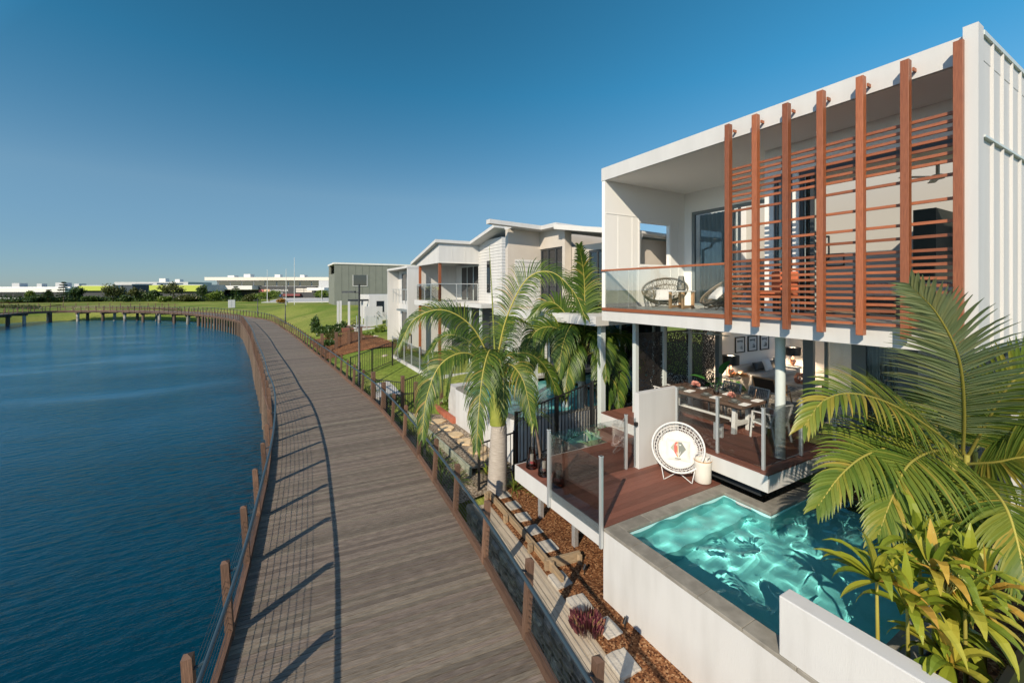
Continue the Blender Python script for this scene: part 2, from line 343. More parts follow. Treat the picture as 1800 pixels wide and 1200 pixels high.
# ------------------------------------------------------------------ the line of the boardwalk (X inland, Y along the shore, Z = 0 on its planks)
_r = [(.95, -6.5), (1.48, -4), (2.26, 0), (2.90, 4.3), (3.17, 6.5), (3.31, 8.2), (3.43, 9.9), (3.55, 11.7), (3.61, 13.3), (3.65, 15.2), (3.65, 17), (3.59, 19.2),
      (3.39, 22), (3.08, 28.2), (2.58, 35.2), (1.95, 45.9), (.98, 58)]
_c = []
_rs = catmull([(x, y, 0) for x, y in _r], 8)
for i, p in enumerate(_rs):
    t = (_rs[min(i + 1, len(_rs) - 1)] - _rs[max(i - 1, 0)]).normalized(); _c.append(p + V((-t.y, t.x, 0)) * 1.83)
_c = _c[::6] + [V((-2.25, 72, 0)), V((-5.1, 83, 0)), V((-8.2, 92, 0)), V((-14.3, 105.5, 0)), V((-25.5, 119.5, 0)), V((-37.5, 126.5, 0)), V((-44.2, 123.5, 0)), V((-45.3, 114, 0)), V((-44, 96, 0)), V((-43, 80, 0))]
PATH = catmull(_c, 12)
PS = [0.]
for i in range(1, len(PATH)): PS.append(PS[-1] + (PATH[i] - PATH[i - 1]).length)
PLEN = PS[-1]
def path(s, off=0, z=0):
    """point at s metres along the boardwalk, off metres to its right; with tangent and right normal"""
    s = min(max(s, 0), PLEN - 1e-4); lo, hi = 0, len(PS) - 1
    while hi - lo > 1:
        m = (lo + hi) // 2
        if PS[m] <= s: lo = m
        else: hi = m
    f = (s - PS[lo]) / (PS[hi] - PS[lo]); p = PATH[lo].lerp(PATH[hi], f)
    def tg(i): return (PATH[min(i + 1, len(PATH) - 1)] - PATH[max(i - 1, 0)]).normalized()
    t = tg(lo).lerp(tg(hi), f).normalized(); n = V((t.y, -t.x, 0))
    return p + n * off + V((0, 0, z)), t, n
def s_at_y(y):
    for i in range(len(PATH)):
        if PATH[i].y > y: return PS[i - 1] + (PS[i] - PS[i - 1]) * (y - PATH[i - 1].y) / (PATH[i].y - PATH[i - 1].y)
HW = 1.83
# ------------------------------------------------------------------ ground, water, far hills
WZ = -2.2
OFFS = [-2.6, 0.25, 1.2, 1.9, 2.2, 2.6, 2.8, 2.86, 3.2, 4, 5, 6.5, 8, 10, 13, 17, 22, 30, 42, 60, 90, 140, 220, 360]
def ground_h(d, s, p):
    """d metres right of the centre line"""
    y = p.y; far = min(max((s - 92) / 14, 0), 1)
    if d < 1.9 or (d < 2.84 and p.y < 9.75): return -2.9
    near = -.62
    mid = -.35 + min(max((d - 2.4) / 3.4, 0), 1) * .85 + min(max((d - 7) / 6, 0), 1) * .5
    b = min(max((y - 15) / 4, 0), 1); h = near * (1 - b) + mid * b
    c = min(max((y - 36) / 14, 0), 1)
    h3 = -.25 + min(max((d - 2.2) / 9, 0), 1) * 2.2 + .35 * noise.noise(V((p.x * .12, p.y * .12, 3)))
    h = h * (1 - c) + h3 * c
    hf = -2.6 + min(max((d - 2.5) / 5, 0), 1) * 2.6 + min(max((d - 8) / 25, 0), 1) * .9
    h = h * (1 - far) + hf * far
    if d < 2.3: h = min(h, -.7)
    return h
m_ = MB(); NS = 150; smax = s_at_y(118) if False else PLEN - 12
vs = []; fs = []
for i in range(NS + 1):
    s = smax * i / NS
    for d in OFFS:
        p, t, n = path(s, d); vs.append(V((p.x, p.y, ground_h(d, s, p))))
k = len(OFFS)
for i in range(NS):
    for j in range(k - 1): fs.append((i * k + j, i * k + j + 1, (i + 1) * k + j + 1, (i + 1) * k + j))
m_.add(vs, fs, None, .5, True); ground = m_.build('ground', M['grass'], kind='structure')
m_ = MB(); m_.quad((-3500, -600, -3.4), (3500, -600, -3.4), (3500, 4500, -3.4), (-3500, 4500, -3.4)); m_.build('lake_bed', mat('dark_lake_bed', (.02, .03, .03), .9), kind='structure')
def lake_mat():
    m = bpy.data.materials.new('lake_water'); m.use_nodes = True; nt = m.node_tree; N = nt.nodes; L = nt.links; p = N['Principled BSDF']
    p.inputs['Base Color'].default_value = (.0003, .035, .066, 1); p.inputs['Roughness'].default_value = .12; p.inputs['IOR'].default_value = 1.34; p.inputs['Specular Tint'].default_value = (.42, .82, 1, 1)
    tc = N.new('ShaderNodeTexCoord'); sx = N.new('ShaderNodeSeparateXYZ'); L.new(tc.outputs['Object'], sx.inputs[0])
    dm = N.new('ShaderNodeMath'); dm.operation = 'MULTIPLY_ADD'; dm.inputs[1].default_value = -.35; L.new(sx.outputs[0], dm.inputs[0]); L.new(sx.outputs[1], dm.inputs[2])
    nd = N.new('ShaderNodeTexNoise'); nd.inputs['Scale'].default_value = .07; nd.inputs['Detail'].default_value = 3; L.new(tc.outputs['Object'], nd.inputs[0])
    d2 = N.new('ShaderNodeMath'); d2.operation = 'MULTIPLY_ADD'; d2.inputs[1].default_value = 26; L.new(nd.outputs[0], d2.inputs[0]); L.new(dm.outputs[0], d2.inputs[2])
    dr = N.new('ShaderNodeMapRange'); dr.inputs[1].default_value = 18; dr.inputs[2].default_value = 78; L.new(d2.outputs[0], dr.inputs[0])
    wc = N.new('ShaderNodeValToRGB'); wc.color_ramp.elements[0].color = (.0003, .026, .046, 1); wc.color_ramp.elements[1].color = (.0008, .105, .20, 1); L.new(dr.outputs[0], wc.inputs[0]); L.new(wc.outputs[0], p.inputs['Base Color'])   # dark near, paler far out: the reflected sky painted into the base colour
    mp = N.new('ShaderNodeMapping'); mp.inputs['Rotation'].default_value = (0, 0, .5); mp.inputs['Scale'].default_value = (1, 2.6, 1)
    L.new(tc.outputs['Object'], mp.inputs[0])
    n1 = N.new('ShaderNodeTexNoise'); n1.inputs['Scale'].default_value = 1.5; n1.inputs['Detail'].default_value = 5; n1.inputs['Roughness'].default_value = .55
    n2 = N.new('ShaderNodeTexNoise'); n2.inputs['Scale'].default_value = .07; n2.inputs['Detail'].default_value = 3
    L.new(mp.outputs[0], n1.inputs[0]); L.new(mp.outputs[0], n2.inputs[0])
    mr = N.new('ShaderNodeMapRange'); mr.inputs[1].default_value = .3; mr.inputs[2].default_value = .7; mr.inputs[3].default_value = .12; mr.inputs[4].default_value = 1.1
    L.new(n2.outputs[0], mr.inputs[0]); mu = N.new('ShaderNodeMath'); mu.operation = 'MULTIPLY'; L.new(mr.outputs[0], mu.inputs[0]); L.new(n1.outputs[0], mu.inputs[1])
    b = N.new('ShaderNodeBump'); b.inputs['Strength'].default_value = .7; b.inputs['Distance'].default_value = .28
    L.new(mu.outputs[0], b.inputs['Height']); L.new(b.outputs[0], p.inputs['Normal'])
    return m
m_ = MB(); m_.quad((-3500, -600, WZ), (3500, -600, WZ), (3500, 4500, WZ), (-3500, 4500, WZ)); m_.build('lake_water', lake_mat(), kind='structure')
# far land closing the view behind the lake
m_ = MB(); P = [(-900, 175), (-140, 172), (-70, 168), (0, 190), (120, 220), (900, 260), (900, 3900), (-900, 3900)]
m_.add([(x, y, .9 if i < 6 else 1.6) for i, (x, y) in enumerate(P)], [tuple(range(8))], None, .5)
m_.add([(x, y, .9) for x, y in P[:6]] + [(x, y - 9, -2.7) for x, y in P[:6]], [(i + 6, i + 7, i + 1, i) for i in range(5)], None, .5)
m_.build('far_shore', M['grass'], kind='structure')

# ------------------------------------------------------------------ the boardwalk
bw = bpy.data.objects.new('boardwalk', None); COL.objects.link(bw); bw['kind'] = 'structure'
m_ = MB(); s = .2
while s < PLEN - .5:
    w = R.uniform(.074, .102) if s < 34 else (.145 if s < 75 else .58); p, t, n = path(s + w / 2)
    jit = R.uniform(-.002, .002); hw = HW + .07
    m_.obox(p + V((0, 0, -.022 + jit)), (n, t, (0, 0, 1)), (hw, w / 2 - (.007 if w < .2 else .006), .022)); s += w
m_.build('deck_planks', M['plank'], bw)
m_ = MB(); s = 0
while s < PLEN - 3:
    for off in (-1.75, -.6, .6, 1.75):
        a = path(s, off, -.16)[0]; b = path(s + 2.95, off, -.16)[0]; m_.bar(a, b, .1, .2)
    s += 3
m_.build('bearer', M['pile'], bw)
m_ = MB(); s = 1.0
SB = 104.
while s < SB:
    p, t, n = path(s, -HW + .05); m_ = MB(); m_.tube([p + V((0, 0, -3.2)), p + V((0, 0, -.06))], .13 + R.random() * .03, 9)
    m_.build('pile', M['pile'], bw); s += 1.65
M['pilepale'] = mat('pale_weathered_pile', (.16, .15, .13), .8, c2=(.42, .40, .35), nscale=.9, lo=.4, hi=.6)
k = 0; s = SB + 3
while s < PLEN - 4:
    for off in (-1.4, 1.2):
        p, t, n = path(s, off); m_ = MB(); m_.tube([p + V((0, 0, -3.2)), p + V((0, 0, -.06))], .26, 10)
        m_.build('pile', M['pilepale' if (k + (off > 0)) % 2 else 'pile'], bw)
    p, t, n = path(s); m_ = MB(); m_.obox(p + V((0, 0, -.42)), (n, t, (0, 0, 1)), (1.9, .16, .17)); m_.build('crosshead', M['pile'], bw)
    k += 1; s += 5.4

def railing(name, label, side, s0, s1, near_post):
    th = thing(name, label, 'railing', path(near_post, side * HW)[0])
    sp = 1.655; k0 = math.ceil((s0 - near_post) / sp); posts = []
    s = near_post + k0 * sp
    while s < s1: posts.append(s); s += sp
    rest = MB(); cnt = 0
    for s in posts:
        b, t, n = path(s, side * (HW + .045)); o = n * side
        up = (V((0, 0, 1)) + o * .055).normalized(); mm = MB() if cnt < 98 else rest
        lo, hi = b + up * -.28, b + up * 1.06
        mm.bar(lo, hi, .095, .095, t)
        c = hi; a = o.cross(t)
        q = [c + t * i * .0475 + up.cross(t) * j * .0475 for i, j in ((-1, -1), (1, -1), (1, 1), (-1, 1))]
        mm.add(q + [c + up * .028], [(0, 1, 4), (1, 2, 4), (2, 3, 4), (3, 0, 4)], None, .4)
        if mm is not rest:
            po = mm.build('post', M['post'], th)
            m2 = MB(); m2.bar(b + up * .90, b + up * .97 - o * .17, .025, .02); m2.build('rail_bracket', M['rail'], po)
        cnt += 1
    if rest.f: rest.build('post', M['post'], th, kind='stuff')
    ss = []; s = s0
    while s < s1: ss.append(s); s += .55 if s < 60 else 1.65
    mm = MB(); mm.tube([path(s, side * (HW - .075), 1.0)[0] for s in ss], .027, 8); mm.build('handrail', M['rail'], th)
    for i in range(9):
        z = .16 + i * .083
        mm = MB(); mm.tube([path(s, side * (HW + .045 + .055 * z), z)[0] for s in ss], .0036, 4, False); mm.build('cable', M['cable'], th)
    mm = MB()
    for a, b in zip([posts[0] - sp] + posts, posts):
        p = path(a + .05, side * (HW + .05), .045)[0]; q = path(b - .05, side * (HW + .05), .045)[0]; mm.bar(p, q, .085, .15)
        if a < 30:
            for f in (.08, .5, .92): c = p.lerp(q, f) - path(a)[2] * side * .045; mm.tube([c, c - path(a)[2] * side * .006], .012, 6)
    mm.build('kerb', M['kerb'], th)
    return th
SN = s_at_y(6.75)
railing('boardwalk_railing', 'timber post and cable railing with dark handrail along the lake side of the boardwalk', -1, .3, PLEN - 3, SN - .03)
railing('boardwalk_railing', 'timber post and cable railing with dark handrail along the garden side of the boardwalk', 1, .3, PLEN - 3, s_at_y(5.13) )

# ------------------------------------------------------------------ rubble wall and sleepers beside the boardwalk
SR0, SR1 = .3, s_at_y(9.6)
m_ = MB(); s = SR0; wallz = (-.66, -2.4)
th = thing('retaining_wall', 'rubble stone retaining wall below the garden beside the boardwalk', 'wall', path(4, HW + .9, -2.2)[0])
while s < SR1:
    L = R.uniform(.22, .5); z = -.585
    while z > -1.9:
        h = R.uniform(.14, .26); c, t, n = path(s + L / 2, HW + .90 + R.uniform(0, .05), z - h / 2)
        bm = bmesh.new(); bmesh.ops.create_icosphere(bm, subdivisions=2, radius=1)
        off = R.uniform(0, 99)
        vs = []
        for v in bm.verts:
            q = v.co.copy(); mx = max(abs(q.x), abs(q.y), abs(q.z)); q = q.lerp(q / mx, .65)
            q *= 1 + .14 * noise.noise(v.co * 1.3 + V((off, 0, 0))); vs.append(c + t * q.x * L * .52 + n * q.y * .16 + V((0, 0, q.z * h * .53)))
        m_.add(vs, [[v.index for v in f.verts] for f in bm.faces]); bm.free(); z -= h
    s += L
m_.build('stones', M['rock'], th)
m_ = MB()
a = [path(SR0 + (SR1 - SR0) * i / 30, HW + 1.0, 0)[0] for i in range(31)]
for i in range(30):
    p, q = a[i], a[i + 1]; m_.quad(p + V((0, 0, -.585)), q + V((0, 0, -.585)), q + V((0, 0, -2.5)), p + V((0, 0, -2.5)))
m_.build('backing', mat('dark_earth', (.05, .04, .03), .95), th)
th = thing('sleeper_capping', 'row of pale timber sleepers laid flat along the top of the stone wall', 'sleepers', path(4, HW + 1.05, -.66)[0])
for j in range(3):
    m_ = MB(); s = SR0
    while s < SR1 - .2:
        e = min(s + 2.4, SR1 - .05 - j * .12)
        n_ = 5
        for i in range(n_):
            f0, f1 = s + (e - s) * i / n_, s + (e - s) * (i + 1) / n_ - (.006 if i == n_ - 1 else -.002)
            p, q = path(f0, HW + .90 + j * .145, -.53)[0], path(f1, HW + .90 + j * .145, -.53)[0]; m_.bar(p, q, .136, .09, r=(i * 0 + int(s * 7) % 10) / 10)
        s = e + .001
        if e >= SR1 - .5: break
    m_.build('sleeper', M['sleeper'], th)
# garden edging: stepped timber kerb, cross log
SK0, SK1 = s_at_y(6.35), s_at_y(9.75)
th = thing('garden_edging', 'raised timber edging board between the sleepers and the stepping stones', 'edging', path(SK0, HW + 1.2, -.6)[0])
for i in range(3):
    a, b = SK0 + (SK1 - SK0) * i / 3, SK0 + (SK1 - SK0) * (i + 1) / 3
    m_ = MB(); m_.bar(path(a, HW + 1.36, -.46)[0], path(b - .02, HW + 1.36, -.46)[0], .06, .26); m_.build('board', M['sleeper2'], th)
    m_ = MB(); p = path(b - .15, HW + 1.25, 0)[0]; m_.box(p.x - .04, p.x + .04, p.y - .04, p.y + .04, -.7, -.31); m_.build('stake', M['sleeper2'], th)
th = thing('step_log', 'short timber sleeper set on edge across the mulch as a garden step', 'sleeper', (4.85, 6.42, -.45))
m_ = MB(); m_.bar((4.42, 6.47, -.39), (5.16, 6.35, -.39), .07, .24); m_.build('beam', M['sleeper2'], th, .006)
for x, y in ((4.52, 6.38), (5.1, 6.28)):
    m_ = MB(); m_.bar((x, y, -.6), (x, y, -.28), .07, .07); m_.build('stake', M['sleeper2'], th, .005)
def sheet(name, poly, z, material, kind='structure', sub=0.0, amp=0.03):
    """a slightly uneven sheet of ground filling a polygon"""
    bm = bmesh.new(); f = bm.faces.new([bm.verts.new((x, y, 0)) for x, y in poly])
    bmesh.ops.triangulate(bm, faces=[f])
    for _ in range(int(sub)): bmesh.ops.subdivide_edges(bm, edges=bm.edges[:], cuts=1, use_grid_fill=True)
    m = MB(); bm.verts.ensure_lookup_table(); bm.verts.index_update()
    vs = [V((v.co.x, v.co.y, z(v.co.x, v.co.y) + amp * noise.noise(V((v.co.x * 1.3, v.co.y * 1.3, 0))))) for v in bm.verts]
    fs = [[v.index for v in f.verts] for f in bm.faces]; bm.free()
    m.add(vs, fs, None, .5, True); o = m.build(name, material, kind=kind)
    if o.data.polygons[0].normal.z < 0: o.data.flip_normals()
    return o
ed = [tuple(path(SR0 + (SR1 - SR0) * i / 14, HW + 1.22)[0].xy) for i in range(15)]
sheet('garden_bed', ed + [(4.9, 9.75), (12.5, 9.75), (12.5, 5.5), (4.95, 5.5), (4.95, -6), (3.2, -6)], lambda x, y: -.45 - .02 * max(0, 1 - (x - path(s_at_y(max(y, -5)), HW + 1.2)[0].x) / .35) if y > -5 else -.5, M['mulch'], sub=5, amp=.022)
# ------------------------------------------------------------------ the main house
X0 = 7.95; YA, YB = 1.66, 8.82; ZF, ZC, ZT, ZS = 4.30, 7.80, 8.15, 3.93
house = thing('house', 'large white two storey house with a timber batten screen across its balcony', 'house', (12, 5, .9))
def part(name, m, mats, par=None, bevel=0, label=None): return m.build(name, mats, par or house, bevel, label=label)
m = MB(); m.box(X0, 11.5, YA, YB + .02, ZC + .002, ZT - .02); m.box(X0 - .012, X0 + .05, YA + .1, YB, ZC - .001, ZT); part('roof', m, M['white'])  # roof left open behind the balcony to let daylight into the upper rooms
# balcony slab with its white front
m = MB(); m.box(X0, 14.9, YA + .004, YB, ZS, ZF - .03); part('balcony_slab', m, M['white'])  # slab stops short at the unseen rear so daylight reaches the living room
m = MB(); m.box(X0 + .02, 9.27, 1.8, 8.7, ZF - .028, ZF - .002); m.box(9.27, 11.28, 5.12, 8.7, ZF - .028, ZF - .002)
part('balcony_floor', m, mat('grey_deck_tile', (.50, .50, .46), .5, c2=(.56, .56, .52), nscale=3))
m = MB(); m.box(X0 - .03, X0 + .03, 5.02, YB - .03, 4.205, 4.29); part('edge_batten', m, M['timber'])
# far side wall with its square opening
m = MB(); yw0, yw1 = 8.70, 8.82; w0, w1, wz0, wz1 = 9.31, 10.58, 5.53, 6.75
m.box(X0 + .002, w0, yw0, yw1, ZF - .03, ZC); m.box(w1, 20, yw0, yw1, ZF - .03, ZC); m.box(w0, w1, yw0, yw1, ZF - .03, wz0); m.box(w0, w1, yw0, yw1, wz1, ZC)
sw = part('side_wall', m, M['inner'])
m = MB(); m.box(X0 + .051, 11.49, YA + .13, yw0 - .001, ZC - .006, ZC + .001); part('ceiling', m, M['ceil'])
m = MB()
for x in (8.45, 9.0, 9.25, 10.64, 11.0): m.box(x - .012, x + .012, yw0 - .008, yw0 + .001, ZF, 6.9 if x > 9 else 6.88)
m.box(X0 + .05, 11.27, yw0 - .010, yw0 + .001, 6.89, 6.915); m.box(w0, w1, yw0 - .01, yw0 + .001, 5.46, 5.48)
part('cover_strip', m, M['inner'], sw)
# back wall of the deep balcony with its sliding door
xb = 11.28
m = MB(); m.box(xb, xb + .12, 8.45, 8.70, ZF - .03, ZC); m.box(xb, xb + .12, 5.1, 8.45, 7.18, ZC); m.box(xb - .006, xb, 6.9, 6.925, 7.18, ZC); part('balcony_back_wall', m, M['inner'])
dr = MB(); dr.box(xb + .02, xb + .10, 8.36, 8.449, ZF - .02, 7.179); dr.box(xb + .02, xb + .10, 5.1, 8.36, 7.09, 7.179); dr.box(xb + .02, xb + .10, 5.1, 8.36, ZF - .02, ZF + .06)
for y in (7.15, 6.95): dr.box(xb + .03, xb + .08, y - .03, y + .03, ZF + .06, 7.09)
door = part('sliding_door', dr, M['frame'])
m = MB(); m.box(xb + .05, xb + .058, 6.98, 8.36, ZF + .06, 7.09); part('pane', m, M['winglass'], door)
def curtain(name, y0, y1, x, z0, z1, material, par, amp=.045, pitch=.14):
    m = MB(); n = max(8, int((y1 - y0) / pitch * 8)); vs = []; fs = []
    for i in range(n + 1):
        y = y0 + (y1 - y0) * i / n; a = amp * math.sin(i / 8 * 2 * math.pi) + .02 * noise.noise(V((y * 4, 0, 1)))
        vs += [(x + a, y, z0), (x + a * .8, y, z1)]
    for i in range(n): fs.append((2 * i, 2 * i + 2, 2 * i + 3, 2 * i + 1))
    m.add(vs, fs, None, .5, True); return m.build(name, material, par)
M['sheer'] = mat('blue_grey_sheer', (.26, .36, .42), .9, trans=.3); M['navy'] = mat('navy_curtain', (.035, .045, .075), .9)
M['greencurt'] = mat('dark_green_panel', (.02, .026, .022), .8); M['greysheer'] = mat('grey_sheer', (.28, .31, .30), .9)
curtain('curtain', 7.15, 8.34, xb + .22, ZF, 7.08, M['sheer'], house)
# bedroom front at x = 9.27
xf = 9.27
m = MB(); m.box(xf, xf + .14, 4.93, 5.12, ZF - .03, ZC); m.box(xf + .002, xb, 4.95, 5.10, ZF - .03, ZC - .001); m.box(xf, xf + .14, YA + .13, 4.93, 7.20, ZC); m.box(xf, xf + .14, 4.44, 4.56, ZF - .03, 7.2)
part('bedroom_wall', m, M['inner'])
m = MB(); m.box(xf + .02, xf + .1, YA + .13, 4.93, 7.10, 7.199); m.box(xf + .02, xf + .1, YA + .13, 4.93, ZF - .02, ZF + .05)
for y in (4.90, 4.6, 4.40, 4.22, 1.9): m.box(xf + .03, xf + .09, y - .028, y + .028, ZF + .05, 7.10)
bd = part('bedroom_door', m, M['darkframe'])
m = MB(); m.box(xf + .055, xf + .062, 4.62, 4.88, ZF + .05, 7.1); m.box(xf + .055, xf + .062, 4.25, 4.38, ZF + .05, 7.1); part('pane', m, M['winglass'], bd)
curtain('curtain', 1.82, 2.22, xf + .2, ZF, 7.1, M['navy'], house); curtain('curtain', 4.56, 4.9, xf + .22, ZF, 7.1, M['greysheer'], house)
curtain('curtain', 4.2, 4.42, xf + .22, ZF, 7.1, M['greysheer'], house)
m = MB(); m.box(xf + .14, 11.6, YA + .13, 4.95, ZC - .5, ZC - .42); part('bedroom_ceiling', m, M['inwhite'])  # ceiling stops at the roof gap to admit its daylight
m = MB(); m.box(14.6, 14.7, YA + .13, 8.7, ZF - .03, 8.7); m.box(xf + .14, 10.7, YA + .13, YA + .2, ZF - .02, 7.3); m.box(10.7, 14.2, YA + .13, YA + .2, ZF - .02, 4.75); m.box(14.2, 14.6, YA + .13, YA + .2, ZF - .02, 7.3); part('interior_wall', m, mat('warm_grey_bedroom_wall', (.40, .385, .35), .8))  # south side has an unseen gap that lets sun in to brighten the bedroom
m = MB(); m.box(xf + .14, 14.6, YA + .2, 4.94, ZF - .029, ZF - .012); m.box(xb + .12, 14.6, 5.1, 8.7, ZF - .029, ZF - .012); part('bedroom_floor', m, M['oak'])
m = MB(); m.box(13.4, 14.59, 3.5, 3.9, ZF, 6.7); part('wardrobe_panel', m, M['greencurt'])
# right-hand fin and battened side cladding
m = MB(); m.box(7.78, 8.0, 1.64, 1.78, 4.04, 8.20); part('end_fin', m, M['white'])
m = MB(); m.box(8.0, 10.7, 1.665, 1.77, 4.02, 8.10); m.box(10.7, 14.2, 1.665, 1.77, 4.02, 4.75); m.box(10.7, 14.2, 1.665, 1.77, 7.35, 8.10); m.box(14.2, 14.72, 1.665, 1.77, 4.02, 8.1); cl = part('side_cladding', m, M['white'])  # cladding left open out of view, matching the gap that lights the bedroom
m = MB(); x = 8.42
while x < 10.6: m.box(x - .014, x + .014, 1.632, 1.665, 4.02, 8.10); x += .48
part('cladding_rib', m, M['white'], cl)
m = MB(); m.box(8.0, 10.7, 1.622, 1.664, 6.772, 6.80); m.box(8.0, 14.72, 1.63, 1.79, 8.101, 8.16); part('flashing', m, M['greypaint'], cl)
m = MB(); m.box(8.05, 19.9, 1.66, 1.70, 3.9, 4.018); part('soffit_edge', m, M['frame'], cl)
# timber batten screen
scr = thing('batten_screen', 'oiled timber screen of seven tall posts and thin horizontal slats on the balcony front', 'screen', (7.82, 3.4, 4.1))
PY = [4.99, 4.455, 3.92, 3.39, 2.86, 2.34, 1.81]
for y in PY:
    m = MB(); m.box(7.72, 7.83, y - .047, y + .047, 4.10, 8.03); po = m.build('post', M['timber'], scr, .003)
    m = MB(); m.box(7.84, 7.95, y - .068, y - .048, 7.88, 7.93); m.build('bracket', M['timber'], po)
SZ = [7.15, 7.045, 6.94, 6.83, 6.725, 6.62, 6.515, 6.33, 6.01, 5.715, 5.525, 5.335, 5.235, 5.14, 5.045, 4.95, 4.85, 4.755, 4.66, 4.565, 4.47, 4.37, 4.27]
for z in SZ:
    m = MB(); m.box(7.84, 7.88, PY[-1] - .03, PY[0] + .03, z - .021, z + .021); m.build('slat', M['timber'], scr)
# glass balustrade on the balcony
bal = thing('balcony_balustrade', 'frameless glass balcony balustrade under a timber handrail on the large white house', 'balustrade', (7.95, 6.9, 4.3))
m = MB(); m.box(7.90, 7.99, 5.03, 8.80, 5.29, 5.335); m.build('handrail', M['timber'], bal, .004)
ys = [5.06, 5.92, 6.84, 7.82, 8.68]
for a, b in zip(ys, ys[1:]):
    m = MB(); m.box(7.94, 7.952, a + .008, b - .008, 4.291, 5.29); m.build('glass_panel', M['pane'], bal)
# downlights
for x, y in ((8.19, 5.54), (9.47, 7.2)):
    t = thing('downlight', 'small round white downlight in the balcony ceiling ' + ('nearer the timber screen' if x < 9 else 'near the sheer curtain'), 'light', (x, y, ZC), group='balcony downlights')
    m = MB(); m.lathe((x, y, ZC), [(.035, -.002), (.045, -.006), (.052, -.004), (.055, 0)], 20); m.build('trim', M['whitepaint'], t)
    m = MB(); m.lathe((x, y, ZC), [(.0001, -.0015), (.034, -.002)], 16)
    e = bpy.data.materials.get('lamp_lens') or mat('lamp_lens', (.9, .9, .88), .2); e.node_tree.nodes['Principled BSDF'].inputs['Emission Color'].default_value = (1, .93, .8, 1); e.node_tree.nodes['Principled BSDF'].inputs['Emission Strength'].default_value = 2; m.build('lens', e, t)
# ------------------------------------------------------------------ ground floor
ZD = 1.31; XD = 8.08; YD = 4.40; YE = 9.0; XG = 12.65
m = MB(); m.box(XG, 19.9, 8.95, 9.05, ZD - .03, ZS); m.box(18, 18.1, 1.7, 8.95, ZD - .03, ZS); m.box(12.9, 18, 1.72, 1.82, .4, 1.5); m.box(12.9, 13.2, 1.72, 1.82, 1.5, ZS); m.box(17.7, 18, 1.72, 1.82, 1.5, ZS); part('living_wall', m, mat('warm_white_wall', (.78, .72, .65), .8))  # unseen south wall left open above the sill to light the living room
m = MB(); m.box(XG - .06, 18, 1.82, 8.95, ZD - .03, ZD - .004); part('living_floor', m, mat('pale_floor_tile', (.55, .51, .45), .4, c2=(.60, .56, .50), nscale=2))
m = MB(); m.box(XG - .1, XG + .06, 8.37, 8.52, ZD, ZS); m.box(XG - .1, XG + .1, 1.82, 8.95, ZS - .12, ZS - .001)
m.box(XG - .02, XG + .1, 5.70, 5.95, ZD, ZS - .12); m.box(XG - .06, XG + .02, 5.35, 5.42, ZD, ZS - .12); m.box(XG, XG + .08, 4.55, 4.85, ZD, ZS - .12); m.box(XG, XG + .08, 3.6, 3.95, ZD, ZS - .12); fr = part('sliding_door_frame', m, M['frame'])
m = MB(); m.box(XG + .03, XG + .04, 3.95, 4.55, ZD, ZS - .12); m.box(XG + .03, XG + .04, 4.85, 5.35, ZD, ZS - .12); part('pane', m, M['winglass'], fr)
curtain('curtain', 3.95, 4.75, XG + .2, ZD, ZS - .12, M['greysheer'], house)
m = MB(); m.box(XG, XG + .1, 1.82, 3.6, ZD - .4, ZS - .5); m.box(12.2, XG, 1.82, 1.9, .4, 3.2); bw_ = part('brick_wall', m, mat('white_painted_brick', (.66, .65, .62), .8))
m = MB()
for i in range(12): m.box(XG - .004, XG, 1.9, 3.6, ZD + i * .17, ZD + i * .17 + .012)
part('mortar_line', m, M['frame'], bw_)
m = MB(); m.box(XG - .02, XG + .12, 1.82, 3.6, ZS - .49, ZS - .122); part('window_head', m, M['darkframe'])
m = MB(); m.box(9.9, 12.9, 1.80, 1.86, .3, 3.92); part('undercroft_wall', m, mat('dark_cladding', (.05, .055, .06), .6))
m = MB()
for x in (10.2, 11.2): m.box(x, x + .28, 1.74, 1.799, 1.2, 3.4)
part('louvre_window', m, M['white'])
# column
col = part('column', MB().cyl(9.12, 4.72, ZD, ZS - .001, .095, n=24), M['greypaint'])
# dining deck
dk = thing('dining_deck', 'raised brown timber dining deck with a white edge above the pool', 'deck', (10.3, 6.7, .95))
m = MB(); x = XD + .002
while x < XG - .08: m.box(x, min(x + .135, XG - .07), YD + .15, YE, ZD - .028, ZD); x += .14
m.build('deck_boards', M['deck'], dk)
m = MB(); m.box(XD - .008, XG - .08, YD - .008, YD + .146, ZD - .03, ZD + .001); m.build('border_board', M['deck'], dk)
m = MB(); m.box(XD, XD + .06, YD, YE, .96, ZD - .031); m.box(XD + .06, XG, YD, YD + .06, .96, ZD - .031); m.build('white_fascia', M['white'], dk)
m = MB(); m.box(XD + .3, XG, YD + .3, YE, .7, .94); m.build('joists', M['darkframe'], dk)
m = MB(); m.box(7.62, XD - .002, 6.9, YE - .4, .985, 1.02); m.build('step_tread', M['deck'], dk)
m = MB(); m.box(7.66, 7.70, 6.92, YE - .42, .76, .984); m.build('step_riser', M['deck'], dk)
